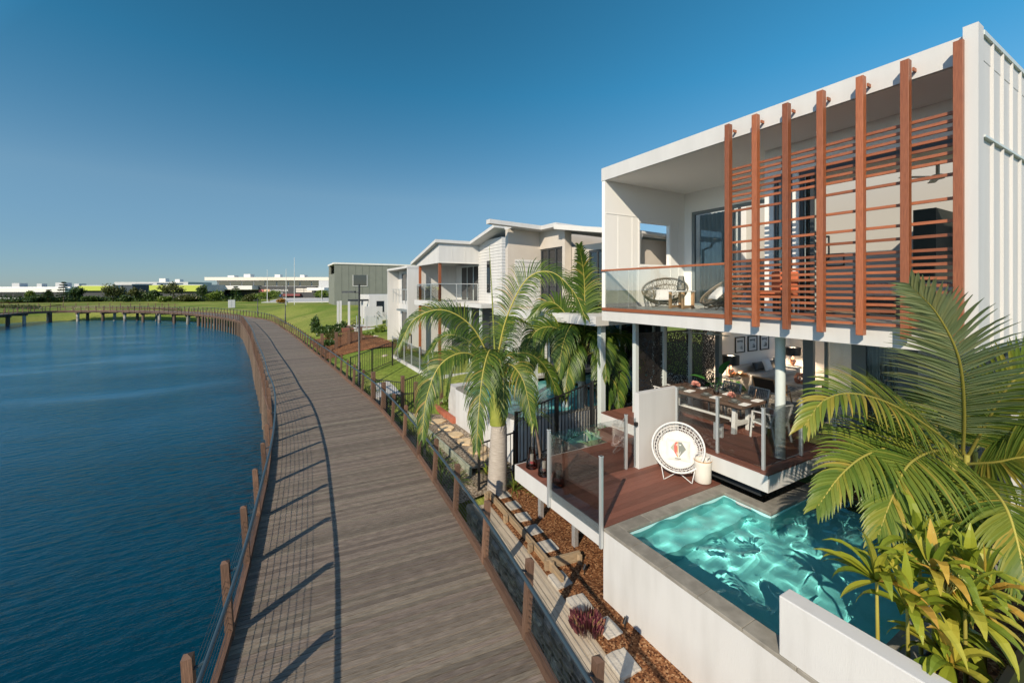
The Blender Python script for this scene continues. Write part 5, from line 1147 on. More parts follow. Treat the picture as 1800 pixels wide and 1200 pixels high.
def bar_fence(name, label, p, q, z0p, z0q, h, mat_=None, pitch=.115, posts=2, cat='fence', gap=.08, bar=.008, post_w=.028, group=None):
    mat_ = mat_ or M['black']; p, q = V((*p, 0)), V((*q, 0)); L = (q - p).length; t = thing(name, label, cat, ((p.x + q.x) / 2, (p.y + q.y) / 2, min(z0p, z0q)), 0, group)
    def at(f, z): c = p.lerp(q, f); return V((c.x, c.y, z0p + (z0q - z0p) * f + z))
    for z in (gap, h - .02): m = MB(); m.bar(at(0, z), at(1, z), .03, .035); m.build('rail', mat_, t)
    m = MB(); n = int(L / pitch)
    for i in range(1, n): m.bar(at(i / n, gap), at(i / n, h - .02), bar * 2, bar * 2)
    m.build('bars', mat_, t)
    for i in range(posts + 1): m = MB(); f = i / posts; m.bar(at(f, -.3), at(f, h + .03), post_w * 2, post_w * 2, (1, 0, 0)); m.build('post', mat_, t)
    return t
bar_fence('metal_fence', 'low black metal fence running from the gravel to the stout palm', (4.72, 9.98), (5.8, 9.98), -.42, -.30, 1.15, posts=1)
bar_fence('metal_fence', 'taller black metal fence stepping up past the yucca to the dining deck', (5.82, 9.9), (9.75, 9.75), -.1, .75, 1.5, posts=3, bar=.011, post_w=.04)
# rocks
def boulder(m, c, r, seed, sq=(1, 1, .7)):
    bm = bmesh.new(); bmesh.ops.create_icosphere(bm, subdivisions=3, radius=1); vs = []
    for v in bm.verts: k = 1 + .28 * noise.noise(v.co * 1.1 + V((seed, 0, 0))) + .10 * noise.noise(v.co * 3 + V((seed, 5, 0))); vs.append(V(c) + V((v.co.x * k * sq[0], v.co.y * k * sq[1], v.co.z * k * sq[2])) * r)
    m.add(vs, [[v.index for v in f.verts] for f in bm.faces]); bm.free()
for c, r, lb in (((6.75, 8.75, .05), .36, 'large brown boulder at the back edge of the pool deck'), ((6.25, 8.75, -.15), .26, 'smaller mossy boulder beside the large one behind the pool deck'), ((8.3, 8.75, .35), .38, 'boulder under the corner of the dining deck')):
    m = MB(); boulder(m, c, r, c[0] * 7); tag(m.build('boulder', M['rock']), lb, 'rock')
m = MB(); m.box(6.0, 13, 8.55, 9.6, -.6, .12); m.build('rear_planting_bed', M['mulch'], None, kind='structure')
# neighbour's gravel yard
ga = [tuple(path(s_at_y(9.75) + (s_at_y(18.3) - s_at_y(9.75)) * i / 12, HW + .35)[0].xy) for i in range(13)]
sheet('gravel_bed', ga + [(6.4, 18.3), (6.4, 9.9)], lambda x, y: -.52, M['gravel'], sub=4, amp=.04)
sheet('gravel_path', [(4.95, 11.0), (4.95, 17.6), (6.35, 17.6), (6.35, 10.6)], lambda x, y: -.36, M['gravel'], sub=3, amp=.03)
t = thing('garden_edging', 'grey green board edging along the raised gravel path next door', 'edging', (4.92, 14, -.5))
for y0, y1 in ((10.9, 13.0), (13.04, 15.2), (15.24, 17.4)): m = MB(); m.box(4.88, 4.94, y0, y1, -.62, -.30); m.build('board', mat('green_grey_board', (.26, .29, .22), .8, c2=(.36, .38, .30), nscale=6), t)
for i, (x, y, r) in enumerate(((5.72, 11.35, .30), (5.66, 12.1, .32), (5.62, 12.95, .33), (5.6, 13.75, .30), (5.58, 14.6, .32), (5.55, 15.5, .33), (5.3, 16.6, .42))):
    m = MB(); P = []; n = 7
    for k in range(n): a = 2 * math.pi * k / n + i; P.append(V((x + r * math.cos(a) * R.uniform(.8, 1.15), y + r * .95 * math.sin(a) * R.uniform(.8, 1.15), -.315)))
    m.prism(P, (0, 0, -.08)); tag(m.build('flagstone', M['sandstone'], None, .01), 'irregular sandstone flag in the gravel path next door, ' + ['nearest the stout palm', 'second from the stout palm', 'third from the stout palm', 'fourth from the stout palm', 'fifth from the stout palm', 'sixth from the stout palm', 'large one nearest the timber gate'][i], 'flagstone', 'sandstone flags next door')
# neighbour's pool
t = thing('swimming_pool', 'smaller turquoise pool with a white rounded wall next door', 'pool', (8, 13, -.4))
def rounded(x0, x1, y0, y1, r, z, n=8):
    P = []
    for cx, cyy, a in ((x1 - r, y0 + r, -90), (x1 - r, y1 - r, 0), (x0 + r, y1 - r, 90), (x0 + r, y0 + r, 180)):
        for k in range(n + 1): b = rad(a + 90 * k / n); P.append(V((cx + r * math.cos(b), cyy + r * math.sin(b), z)))
    return P
o_, i_ = rounded(6.1, 11.2, 10.3, 15.4, .5, 0), rounded(6.38, 10.9, 10.58, 15.1, .35, 0); n = len(o_); m = MB()
for k in range(n):
    a, b, c, d = o_[k], o_[(k + 1) % n], i_[k], i_[(k + 1) % n]; u = V((0, 0, 1)); m.quad(a - u * .7, b - u * .7, b + u * .95, a + u * .95, .5); m.quad(d + u * .1, c + u * .1, c + u * .95, d + u * .95, .5)
m.build('wall', M['whitewall'], t); m = MB()
for k in range(n):
    a, b, c, d = (q + V((0, 0, .955)) for q in (o_[k], o_[(k + 1) % n], i_[k], i_[(k + 1) % n])); m.quad(a, b, d, c, .5)
m.build('coping', M['coping'], t)
m = MB(); m.add([p + V((0, 0, .80)) for p in i_], [tuple(range(n))], None, .5)
def simple_pool():
    mm = bpy.data.materials.new('turquoise_pool_water'); mm.use_nodes = True; N = mm.node_tree.nodes; L = mm.node_tree.links; p = N['Principled BSDF']; p.inputs['Roughness'].default_value = .05; p.inputs['IOR'].default_value = 1.33
    tc = N.new('ShaderNodeTexCoord'); nz = N.new('ShaderNodeTexNoise'); nz.inputs['Scale'].default_value = 2.2; nz.inputs['Detail'].default_value = 3; L.new(tc.outputs['Object'], nz.inputs[0]); cr = N.new('ShaderNodeValToRGB'); cr.color_ramp.elements[0].position = .35; cr.color_ramp.elements[1].position = .65
    cr.color_ramp.elements[0].color = (.07, .30, .30, 1); cr.color_ramp.elements[1].color = (.16, .46, .44, 1); L.new(nz.outputs[0], cr.inputs[0]); L.new(cr.outputs[0], p.inputs['Base Color']); b = N.new('ShaderNodeBump'); b.inputs['Strength'].default_value = .25; b.inputs['Distance'].default_value = .1; L.new(nz.outputs[0], b.inputs['Height']); L.new(b.outputs[0], p.inputs['Normal']); return mm
M['pool2'] = simple_pool(); m.build('water', M['pool2'], t)
m = MB(); m.box(10.9, 16, 10.4, 16, .3, .93); m.box(6.2, 10.9, 15.1, 16, -.6, .93); m.build('paved_terrace', M['concrete'], None, kind='structure')
t = thing('terracotta_pot', 'round terracotta pot on the terrace behind the neighbouring pool', 'pot', (11.3, 11.9, .93)); m = MB(); m.lathe((11.3, 11.9, .93), [(.002, 0), (.16, 0), (.3, .2), (.33, .4), (.26, .58), (.29, .62), (.25, .62), (.2, .5), (.002, .45)], 24); m.build('body', mat('terracotta', (.42, .17, .09), .8, c2=(.5, .24, .14), nscale=6), t)
m = MB(); 
for k in range(7): m.box(5.98 + .02 * (k % 2), 6.16, 15.0 + k * .36, 15.34 + k * .36, -.5, -.18)
tag(m.build('brick_edging', mat('red_brick', (.36, .11, .06), .85, var=.25)), 'short row of red bricks edging a planter next door', 'edging')
bush('bush', 'bright green bush in the brick edged planter next door', (6.45, 16.3, .1), .4, .7, .4, 500, .14, M['bush2'])
# gate and timber posts by the boardwalk
def timber_post(x, y, z, h, lb, w=.07): 
    m = MB(); m.box(x - w, x + w, y - w, y + w, z, z + h); tag(m.build('timber_post', M['post'], None, .01), lb, 'post', 'timber gate posts')
g0 = path(s_at_y(18.9), HW + .12)[0]; g1 = path(s_at_y(17.1), HW + .12)[0]
timber_post(g0.x + .12, g0.y, -.4, 1.55, 'stout timber post where the gate meets the boardwalk railing', .085)
timber_post(g1.x + .10, g1.y, -.4, 1.45, 'timber post just in front of the gate on the boardwalk edge', .07)
timber_post(4.80, 17.75, -.5, 1.6, 'timber post in the middle of the black gate'); timber_post(5.15, 17.0, -.5, 1.45, 'timber post at the corner of the gate beside the gravel path')
timber_post(6.3, 17.1, -.4, 1.3, 'timber post behind the hanging fronds of the stout palm')
bar_fence('metal_gate', 'black metal gate between timber posts beside the boardwalk', (g0.x + .2, g0.y), (4.75, 17.8), -.42, -.42, 1.25, posts=1, cat='gate')
bar_fence('metal_fence', 'short black metal fence in front of the timber gate', (g1.x + .2, g1.y), (5.1, 17.05), -.45, -.45, .95, posts=1)
bar_fence('metal_fence', 'black metal fence between the timber gate and the white pool wall', (4.85, 17.8), (6.2, 18.6), -.4, -.25, 1.3, posts=1)
# ------------------------------------------------------------------ the neighbouring houses
def ptadd(par, name, mats, bevel=0, label=None, **k):
    m = MB()
    for b in k['boxes']: m.box(*b)
    return m.build(name, mats, par, bevel, label=label)
def boards(par, name, p, q, z0, z1, out, material, pitch=.16):
    """lapped weatherboards on the wall line p-q, facing out"""
    m = MB(); p, q, o = V((*p, 0)), V((*q, 0)), V(out); z = z0
    while z < z1 - .02:
        h = min(pitch, z1 - z); a, b = p + V((0, 0, z)), q + V((0, 0, z))
        m.prism([a, a + o * .028, a + o * .004 + V((0, 0, h)), a + V((0, 0, h))], q - p); z += pitch
    return m.build(name, material, par)
def slab(par, name, quad, th, material):
    m = MB(); q = [V(a) for a in quad]; m.prism(q, (0, 0, -th)); return m.build(name, material, par)
# second house: beige, skillion roofs
h2 = thing('house', 'beige two storey house with flat skillion roofs behind the palms', 'house', (12, 12.5, .9))
ptadd(h2, 'upper_wall', M['beige'], boxes=[(8.13, 9.72, 14.5, 14.7, 4.0, 7.2), (9.72, 18, 14.5, 14.7, 4.0, 7.2), (9.61, 9.93, 12.72, 12.88, 4.0, 7.05), (9.66, 9.8, 12.88, 14.5, 6.45, 7.2), (9.93, 18, 9.25, 9.4, 4.0, 6.35), (9.95, 10.1, 9.4, 12.72, 6.2, 6.42), (9.95, 10.1, 11.75, 12.72, 4.0, 6.2), (9.95, 10.1, 9.4, 10.8, 4.0, 6.2)])
boards(h2, 'weatherboards', (8.45, 14.5), (9.65, 14.5), 4.1, 6.0, (0, -1, 0), M['white'], .2)
m = MB(); m.prism([(7.02, 13.9, 7.42), (7.02, 13.9, 7.26), (8.2, 13.9, 7.22), (8.2, 13.9, 7.38)], (0, .3, 0)); m.prism([(8.201, 13.9, 7.38), (8.201, 13.9, 7.22), (10.75, 13.9, 7.12), (10.75, 13.9, 7.30)], (0, 1.0, 0)); m.prism([(9.3, 12.88, 7.33), (9.3, 12.88, 7.17), (18, 12.88, 6.87), (18, 12.88, 7.03)], (0, 1.01, 0)); m.build('roof', M['white'], h2)
slab(h2, 'roof', [(9.2, 8.95, 6.58), (9.2, 12.87, 7.24), (18, 12.87, 7.0), (18, 8.95, 6.34)], .17, M['offwhite'])
m = MB(); m.tube([(9.2, 8.9, 6.5), (18, 8.9, 6.26)], .055, 8); m.tube([(9.6, 8.9, 6.44), (9.62, 9.0, 6.25), (9.75, 9.22, 6.15), (9.75, 9.22, 4.1)], .045, 8); m.build('gutter', M['whitepaint'], h2)
w = ptadd(h2, 'window', M['darkframe'], boxes=[(9.70, 9.76, 12.9, 14.48, 4.2, 4.28), (9.70, 9.76, 12.9, 14.48, 6.38, 6.449)] + [(9.70, 9.76, y - .03, y + .03, 4.28, 6.38) for y in (12.93, 13.45, 13.97, 14.45)]); ptadd(w, 'pane', M['darkglass'], boxes=[(9.74, 9.75, 12.96, 14.42, 4.28, 6.38)])
w = ptadd(h2, 'window', M['darkframe'], boxes=[(9.97, 10.03, 10.8, 11.75, 6.12, 6.199), (9.97, 10.03, 10.8, 11.75, 4.6, 4.66)] + [(9.97, 10.03, y - .03, y + .03, 4.66, 6.12) for y in (10.84, 11.3, 11.71)]); ptadd(w, 'pane', M['darkglass'], boxes=[(10.0, 10.01, 10.87, 11.68, 4.66, 6.12)])
ptadd(h2, 'slab_edge', M['white'], boxes=[(8.15, 18, 9.3, 15.9, 3.72, 4.0)])
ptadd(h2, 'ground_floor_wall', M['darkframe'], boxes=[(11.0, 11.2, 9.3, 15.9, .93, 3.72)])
for y in (9.6, 11.4, 13.3, 15.2): ptadd(h2, 'column', M['greypaint'], boxes=[(8.55, 8.72, y - .085, y + .085, .6, 3.719)])
w = ptadd(h2, 'sliding_door', M['alu'], boxes=[(10.92, 10.99, 9.6 + k * 1.5, 9.68 + k * 1.5, .95, 3.6) for k in range(5)]); ptadd(w, 'pane', M['darkglass'], boxes=[(10.95, 10.96, 9.6, 15.7, .95, 3.6)])
# third house: white weatherboards, timber posts
h3 = thing('house', 'white weatherboard house with timber balcony posts and stepped sloping roof', 'house', (11, 23, .5))
slab(h3, 'roof', [(7.85, 27.1, 6.55), (7.85, 22.25, 7.58), (17, 22.25, 7.58), (17, 27.1, 6.55)], .17, M['white'])
slab(h3, 'roof', [(9.95, 22.24, 7.585), (9.95, 19.2, 8.17), (17, 19.2, 8.17), (17, 22.24, 7.585)], .17, M['white'])
m = MB(); m.prism([(8.1, 22.4, 6.28), (8.1, 26.8, 6.28), (8.1, 26.8, 6.42), (8.1, 22.4, 7.36)], (.1, 0, 0)); m.box(8.2, 10.6, 22.4, 22.5, 6.28, 7.36); fp = m.build('fascia_panel', M['white'], h3)
m = MB()
for x in (8.9, 9.7): m.box(x - .012, x + .012, 22.385, 22.4, 6.28, 7.34)
m.box(8.1, 10.6, 22.38, 22.4, 6.28, 6.34); m.build('cover_strip', M['offwhite'], fp)
for y in (22.55, 26.2): ptadd(h3, 'post', M['timber'], boxes=[(8.14, 8.28, y - .07, y + .07, .4, 6.279)])
ptadd(h3, 'balcony_floor', M['white'], boxes=[(8.05, 17, 22.4, 26.9, 3.78, 4.1)])
ptadd(h3, 'upper_wall', M['white'], boxes=[(10.62, 17, 19.6, 22.49, .5, 7.6), (10.9, 17, 22.5, 26.8, .5, 6.4), (8.3, 10.9, 26.7, 26.8, .5, 6.4)])
boards(h3, 'weatherboards', (10.62, 19.6), (10.62, 22.5), 4.0, 7.3, (-1, 0, 0), M['white'], .17); boards(h3, 'weatherboards', (10.62, 19.6), (17, 19.6), .6, 7.3, (0, -1, 0), M['white'], .17)
w = ptadd(h3, 'window', M['darkframe'], boxes=[(10.56, 10.615, 20.9, 21.3, 4.6, 6.4)]); ptadd(w, 'pane', M['darkglass'], boxes=[(10.55, 10.559, 20.94, 21.26, 4.65, 6.35)])
w = ptadd(h3, 'sliding_door', M['greypaint'], boxes=[(10.85, 10.9, 22.8 + k * .95, 22.87 + k * .95, 4.1, 6.2) for k in range(4)] + [(10.85, 10.9, 22.8, 25.72, 6.2, 6.27)]); ptadd(w, 'pane', M['darkglass'], boxes=[(10.87, 10.88, 22.8, 25.7, 4.1, 6.2)])
b = ptadd(h3, 'balustrade', M['alu'], boxes=[(8.1, 8.15, 22.5, 26.6, 5.08, 5.12), (8.15, 10.6, 22.45, 22.5, 5.08, 5.12)] + [(8.1, 8.14, y - .02, y + .02, 4.1, 5.08) for y in (23.8, 25)] + [(x - .02, x + .02, 22.46, 22.5, 4.1, 5.08) for x in (9.2, 10.55)]); ptadd(b, 'glass_panel', M['pane'], boxes=[(8.115, 8.125, 22.5, 26.6, 4.14, 5.07), (8.15, 10.6, 22.47, 22.48, 4.14, 5.07)])
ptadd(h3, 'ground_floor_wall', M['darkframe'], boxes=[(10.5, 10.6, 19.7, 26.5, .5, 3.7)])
for y in (20.2, 21.6): ptadd(h3, 'column', M['greypaint'], boxes=[(9.6, 9.72, y - .06, y + .06, .4, 3.8)])
ptadd(h3, 'porch_roof', M['white'], boxes=[(9.4, 10.6, 19.6, 22.35, 3.8, 4.0)])
p3 = thing('pool_terrace', 'white walled pool terrace with silver posts and glass in front of the weatherboard house', 'terrace', (7.8, 22.5, -.3))
ptadd(p3, 'wall', M['whitewall'], boxes=[(6.72, 6.86, 19.6, 23.6, -.6, .52), (6.86, 10.4, 19.6, 19.74, -.6, .52)]); ptadd(p3, 'paving', M['concrete'], boxes=[(6.72, 10.5, 23.6, 27.5, -.2, .50), (9.4, 10.5, 19.75, 23.59, .2, .50)]); ptadd(p3, 'water', M['pool2'], boxes=[(6.861, 9.4, 19.741, 23.59, .1, .40)])
for x, y in ((6.75, 20.2), (6.75, 21.6), (6.75, 23.1), (6.75, 24.6), (6.75, 26.1), (6.75, 27.4), (8.0, 27.4), (8.4, 24.3), (8.7, 24.0)): gpost(x, y, .1, 1.75, p3, .03)
ptadd(p3, 'glass_panel', M['pane'], boxes=[(6.745, 6.755, 20.24, 27.36, .56, 1.66)])
ptadd(p3, 'rail', M['alu'], boxes=[(6.72, 6.78, 23.1, 27.4, 1.66, 1.70), (8.4, 10.4, 24.0, 24.05, 1.7, 1.75)])
# fourth house: white framed box
h4 = thing('house', 'white box shaped house with a deep window frame on its lake front', 'house', (12, 32, .8))
ptadd(h4, 'wall', M['white'], boxes=[(9.2, 20, 29.4, 35.4, .5, 6.3), (8.3, 9.2, 29.4, 29.56, .5, 6.44), (8.3, 9.2, 35.24, 35.4, .5, 6.44)]); ptadd(h4, 'roof', M['white'], boxes=[(8.27, 20, 29.37, 35.43, 6.301, 6.46)])
ptadd(h4, 'cover_strip', M['offwhite'], boxes=[(x - .015, x + .015, 29.38, 29.399, .6, 6.3) for x in (9.3, 10.5, 11.7, 12.9)])
w = ptadd(h4, 'window', M['frame'], boxes=[(9.12, 9.199, 30.0 + k * 1.3, 30.1 + k * 1.3, 3.9, 6.0) for k in range(4)] + [(9.12, 9.199, 30, 34, 6.0, 6.08)]); ptadd(w, 'pane', M['darkglass'], boxes=[(9.15, 9.16, 30, 34, 3.9, 6.0)])
w = ptadd(h4, 'window', M['frame'], boxes=[(9.12, 9.199, 30.0 + k * 1.3, 30.1 + k * 1.3, .8, 3.0) for k in range(4)] + [(8.8, 9.199, 29.8, 34.4, 3.05, 3.2)]); ptadd(w, 'pane', M['darkglass'], boxes=[(9.15, 9.16, 30, 34, .8, 3.0)])
b = ptadd(h4, 'balustrade', M['alu'], boxes=[(8.5, 8.54, 29.7, 35.1, 4.75, 4.79)] + [(8.5, 8.54, 29.8 + k * .9, 29.83 + k * .9, 3.7, 4.75) for k in range(6)])
# fifth: low white house with pool, pergola
h5 = thing('house', 'low white house with a small square window and a post pergola beyond the lawn', 'house', (12, 48, 1))
ptadd(h5, 'wall', M['white'], boxes=[(9.0, 16, 46.6, 52, .6, 4.18), (8.1, 9.9, 44.4, 44.55, .9, 3.0)]); ptadd(h5, 'window', M['darkglass'], boxes=[(9.75, 10.55, 46.57, 46.599, 2.3, 3.5)])
for x, y in ((6.1, 48.5), (6.5, 49.5), (7.0, 47.0), (8.4, 47.4)): ptadd(h5, 'post', M['white'], boxes=[(x - .1, x + .1, y - .1, y + .1, .5, 3.5)])
ptadd(h5, 'pergola_beam', M['darkframe'], boxes=[(6.9, 9.0, 46.9, 47.1, 3.501, 3.7)])
ptadd(h5, 'timber_deck', M['deck'], boxes=[(5.9, 8.6, 43.6, 47, .2, .95)])
q5 = thing('swimming_pool', 'white walled pool with glass fence beyond the lawn', 'pool', (8.8, 44, .2)); ptadd(q5, 'wall', M['whitewall'], boxes=[(6.95, 11, 42.6, 42.75, -.6, 1.0), (6.95, 7.1, 42.75, 44.3, -.6, 1.0)]); ptadd(q5, 'water', M['pool2'], boxes=[(7.1, 11, 42.75, 44.3, .5, .9)]); ptadd(q5, 'terrace', M['concrete'], boxes=[(7, 14, 44.3, 47, .2, 1.02)])
for k in range(5): gpost(7.05 + k * .95, 42.62, .6, 2.2, q5, .035)
ptadd(q5, 'glass_panel', M['pane'], boxes=[(7.05, 10.9, 42.61, 42.63, 1.0, 2.1)])
t = thing('tree_fern', 'small palm like plant in a blue pot by the far white pool', 'plant', (9.6, 44.9, 1.02)); m = MB(); m.lathe((9.6, 44.9, 1.02), [(.002, 0), (.28, 0), (.38, .5), (.36, .95), (.3, .95), (.002, .8)], 18); m.build('pot', mat('blue_glazed_pot', (.02, .05, .11), .2), t)
m = MB(); rosette(m, (9.6, 44.9, 2.1), 22, .9, .06, 70, 0, 1.4); m.build('leaves', M['olive'], t)
m = MB(); m.cyl(9.6, 44.9, 1.9, 2.15, .05, n=8); m.build('trunk', M['bark'], t)
# big grey green house at the end
M['greygreen'] = mat('grey_green_cladding', (.175, .185, .155), .7, c2=(.19, .20, .168), nscale=1)
h6 = thing('house', 'tall plain grey green house with one square opening at the edge of the park', 'house', (18, 85, 2.2))
ptadd(h6, 'wall', M['greygreen'], boxes=[(9.6, 28, 81, 81.3, 1.2, 9.3), (9.6, 9.9, 81.3, 90, 1.2, 7.6), (9.6, 9.9, 88.5, 90, 7.6, 9.3), (9.9, 28, 89.7, 90, 1.2, 9.3), (12.0, 12.3, 81.3, 89.7, 5, 9.3)]); ptadd(h6, 'roof', M['offwhite'], boxes=[(9.45, 28.2, 80.85, 90.2, 9.301, 9.6)])
ptadd(h6, 'joint_strip', mat('grey_green_joint', (.15, .16, .135), .7), boxes=[(x - .02, x + .02, 80.97, 80.999, 1.2, 9.3) for x in (10.8, 12, 13.2, 14.4, 15.6, 16.8, 18, 19.2, 20.4, 21.6)])
w = ptadd(h6, 'window', M['white'], boxes=[(12.7, 15.3, 80.9, 80.96, 5.3, 5.42), (12.7, 12.8, 80.9, 80.96, 5.42, 7.4), (15.2, 15.3, 80.9, 80.96, 5.42, 7.4)]); ptadd(w, 'pane', M['darkglass'], boxes=[(12.8, 15.2, 80.94, 80.955, 5.42, 7.4)])
# ------------------------------------------------------------------ gardens along the boardwalk, y 19 to 50
m = MB(); m.prism([(4.05, 19.4, -.1), (6.6, 19.0, -.1), (6.7, 22.6, .02), (4.3, 22.0, -.05)], (0, 0, -.35)); m.build('garden_path', M['concrete'], None, kind='structure')
bar_fence('metal_fence', 'black metal fence climbing the green lawn from the lamp post', (3.75, 24.6), (7.4, 25.4), -.25, .75, 1.25, posts=3, pitch=.13)
bar_fence('metal_gate', 'brown barred gate among the garden plants before the far pool', (4.4, 36.0), (6.4, 36.6), -.1, .2, 1.4, M['post'], posts=2, cat='gate', post_w=.09, bar=.02)
for x, y, z, lb in ((3.3, 35.4, -.4, 'thick brown post set into the boardwalk railing before the far garden'), (4.4, 36.0, -.4, 'thick brown post at the near side of the brown barred gate')): timber_post(x, y, z, 1.75, lb, .11)
sheet('garden_mulch', [(3.3, 33), (3.0, 44), (6.9, 42.5), (8.2, 36), (8.2, 30.5), (5.2, 32.5)], lambda x, y: ground_h(x - path(s_at_y(y), 0)[0].x, 0, V((x, y, 0))) + .05, M['mulch'], sub=4, amp=.06)
for i, (x, y, z, rx, rz, mt, lb) in enumerate(((4.6, 46.5, .6, 1.3, 1.0, 'bush', 'dark rounded bush nearest the boardwalk in the far garden'), (5.9, 45.0, .7, 1.2, 1.1, 'bush', 'dark rounded bush in the middle of the far garden'), (7.0, 44.0, .7, .9, .9, 'olive', 'olive green bush beside the timber deck of the far house'), (4.0, 49.5, .8, .7, 1.5, 'bush', 'slim dark conifer like bush beyond the far garden'),
        (7.6, 39.5, .6, .7, .55, 'bush2', 'bright green shrub left of the rocks under the far pool wall'), (8.7, 39.9, .8, .6, .6, 'bush2', 'bright green shrub right of the rocks under the far pool wall'), (3.9, 38.5, .1, .7, .6, 'bush', 'low dark shrub behind the boardwalk railing in the far garden'), (4.9, 41.5, .4, .8, .7, 'olive', 'pale olive shrub in the far garden'))):
    bush('bush', lb, (x, y, z), rx, rx * .9, rz, 900 if rx > 1 else 550, .26, M[mt])
for i, (x, y, z, r, lb) in enumerate(((7.0, 38.3, .35, .4, 'pale boulder on the mulch bank, lower one'), (7.9, 38.0, .5, .32, 'pale boulder on the mulch bank, upper one'), (6.3, 39.2, .25, .3, 'small pale boulder near the brown gate'), (7.35, 27.9, .55, .35, 'tan boulder beneath the glass terrace fence'), (6.5, 28.4, .2, .3, 'tan boulder on the lawn edge by the terrace'))):
    m = MB(); boulder(m, (x, y, z), r, i * 9.1); tag(m.build('boulder', M['rock']), lb, 'rock')
for i, (y, lb) in enumerate(((20.2, 'just past the gate'), (21.3, 'by the foot of the lamp post'), (23.2, 'before the lawn fence'))):
    p = path(s_at_y(y), HW + .7)[0]; tuft('strappy_plant', 'dark green strappy clump beside the boardwalk, ' + lb, (p.x, p.y, -.35), 36, .6, .02, M['bush2'], group='strappy plants along the boardwalk', spread=.2)
bush('bush', 'leafy green shrub behind the gate beside the concrete path', (4.5, 18.6, -.1), .5, .45, .45, 500, .14, M['bush'])
t = thing('pandanus', 'spiky potted plant with an orange fruit on the pool terrace', 'plant', (7.1, 26.4, .5)); m = MB(); m.lathe((7.1, 26.4, .5), [(.002, 0), (.2, 0), (.26, .5), (.2, .5), (.002, .4)], 16); m.build('pot', M['darkframe'], t)
m = MB(); rosette(m, (7.1, 26.4, 1.5), 70, 1.0, .02, 88, -30, .8); m.build('leaves', M['olive'], t); m = MB(); m.lathe((7.5, 26.3, 1.9), [(.002, -.13), (.1, -.08), (.13, 0), (.1, .08), (.002, .13)], 12); m.build('fruit', mat('orange_fruit', (.6, .25, .03), .5), t); m = MB(); m.cyl(7.1, 26.4, .9, 1.55, .05, n=8); m.build('trunk', M['bark'], t)
# lamp posts
for x, y, z, h, r, lb in ((3.78, 22.1, -.6, 5.65, .055, 'tall black lamp post beside the boardwalk near the lawn fence'), (1.45, 64.6, -.3, 3.6, .06, 'second black lamp post along the boardwalk where the park begins'), (-2.5, 91.6, -.3, 3.4, .07, 'black lamp post at the bend of the boardwalk')):
    t = thing('lamp_post', lb, 'lamp post', (x, y, z), group='lamp posts along the boardwalk'); m = MB(); m.tube([(x, y, z), (x, y, z + 1.7), (x, y, z + 1.72), (x, y, z + h)], [r * 1.35, r * 1.35, r, r * .85], 12); m.build('pole', M['black'], t)
    m = MB(); a = V((x, y, z + h - .42)); d = V((-.87, .5, 0)); m.tube([a, a + d * .22 + V((0, 0, .02))], .03, 8)
    P = [(.2, .03), (.32, .10), (.62, .06), (.85, .0)]
    for u0, u1 in zip(P, P[1:]): m.bar(a + d * u0[0] + V((0, 0, .03)), a + d * (u1[0] + .005) + V((0, 0, .02)), (u0[1] + u1[1]) + .12, .09)
    m.build('lamp_head', M['darkframe'], t)
# ------------------------------------------------------------------ the far side of the park
def local(p, q):
    p, q = V((*p, 0)), V((*q, 0)); u = (q - p).normalized(); return p, u, V((u.y, -u.x, 0)) * -1, (q - p).length
def bb(m, fr, u0, u1, d0, d1, z0, z1):
    """box in a building's own frame: u along its front, d back from the front"""
    p, u, n, L = fr; c = p + u * ((u0 + u1) / 2) + n * ((d0 + d1) / 2); m.obox((c.x, c.y, (z0 + z1) / 2), (u, n, (0, 0, 1)), (abs(u1 - u0) / 2, abs(d1 - d0) / 2, (z1 - z0) / 2))
M['lime'] = mat('lime_green_cladding', (.36, .42, .06), .7); M['darkshed'] = mat('dark_shed_wall', (.03, .032, .035), .6); M['palegrey'] = mat('pale_grey_wall', (.42, .43, .44), .7); M['cream'] = mat('cream_fascia', (.62, .57, .49), .7)
def shed(name, label, p, q, parts, cat='building'):
    fr = local(p, q); t = thing(name, label, cat, ((p[0] + q[0]) / 2, (p[1] + q[1]) / 2, .4))
    for nm, mm, boxes in parts:
        m = MB()
        for b in boxes: bb(m, fr, *b)
        m.build(nm, M[mm] if isinstance(mm, str) else mm, t)
    return t, fr
shed('warehouse', 'long low building with a broad white roof at the far left of the lake', (-106, 250.8), (-71.5, 231.3), [('wall', 'darkshed', [(0, 39.6, .4, 18, 0, 3.6)]), ('roof', 'whitepaint', [(0, 39.6, 0, 19, 3.61, 5.2), (2, 39.6, 2, 17, 5.21, 5.7)]), ('base_wall', 'whitepaint', [(0, 24, -1.5, .39, 0, 1.3)]), ('window', 'darkglass', [(3 + k * 4, 6.4 + k * 4, .3, .39, 1.6, 3.2) for k in range(8)]), ('roof_unit', 'palegrey', [(14, 17, 4, 7, 5.71, 7.2), (24, 26, 4, 6, 5.71, 7), (31.5, 35, 4, 7, 5.71, 7.4), (37, 39, 6, 9, 5.71, 7)])])
shed('shop_building', 'low building with a bright lime green awning behind the left hand trees', (-65, 221.8), (-54.6, 215.8), [('wall', 'darkshed', [(0, 12, 1.2, 14, 0, 4.2)]), ('awning', 'lime', [(0, 12, 0, 1.3, 4.21, 6.0)]), ('roof', 'palegrey', [(0, 12, 1.31, 14, 4.21, 6.3)])])
shed('shop_building', 'dark blue sided building with a lime green edge in the middle distance', (-54.1, 221.3), (-48.5, 218.1), [('wall', mat('dark_blue_wall', (.03, .05, .07), .6), [(0, 6.4, .3, 14, 0, 6.2)]), ('green_edge', 'lime', [(-.8, -.01, 0, 14, 0, 6.4)]), ('roof', 'palegrey', [(-.8, 6.4, 0, 14, 6.41, 6.8)])])
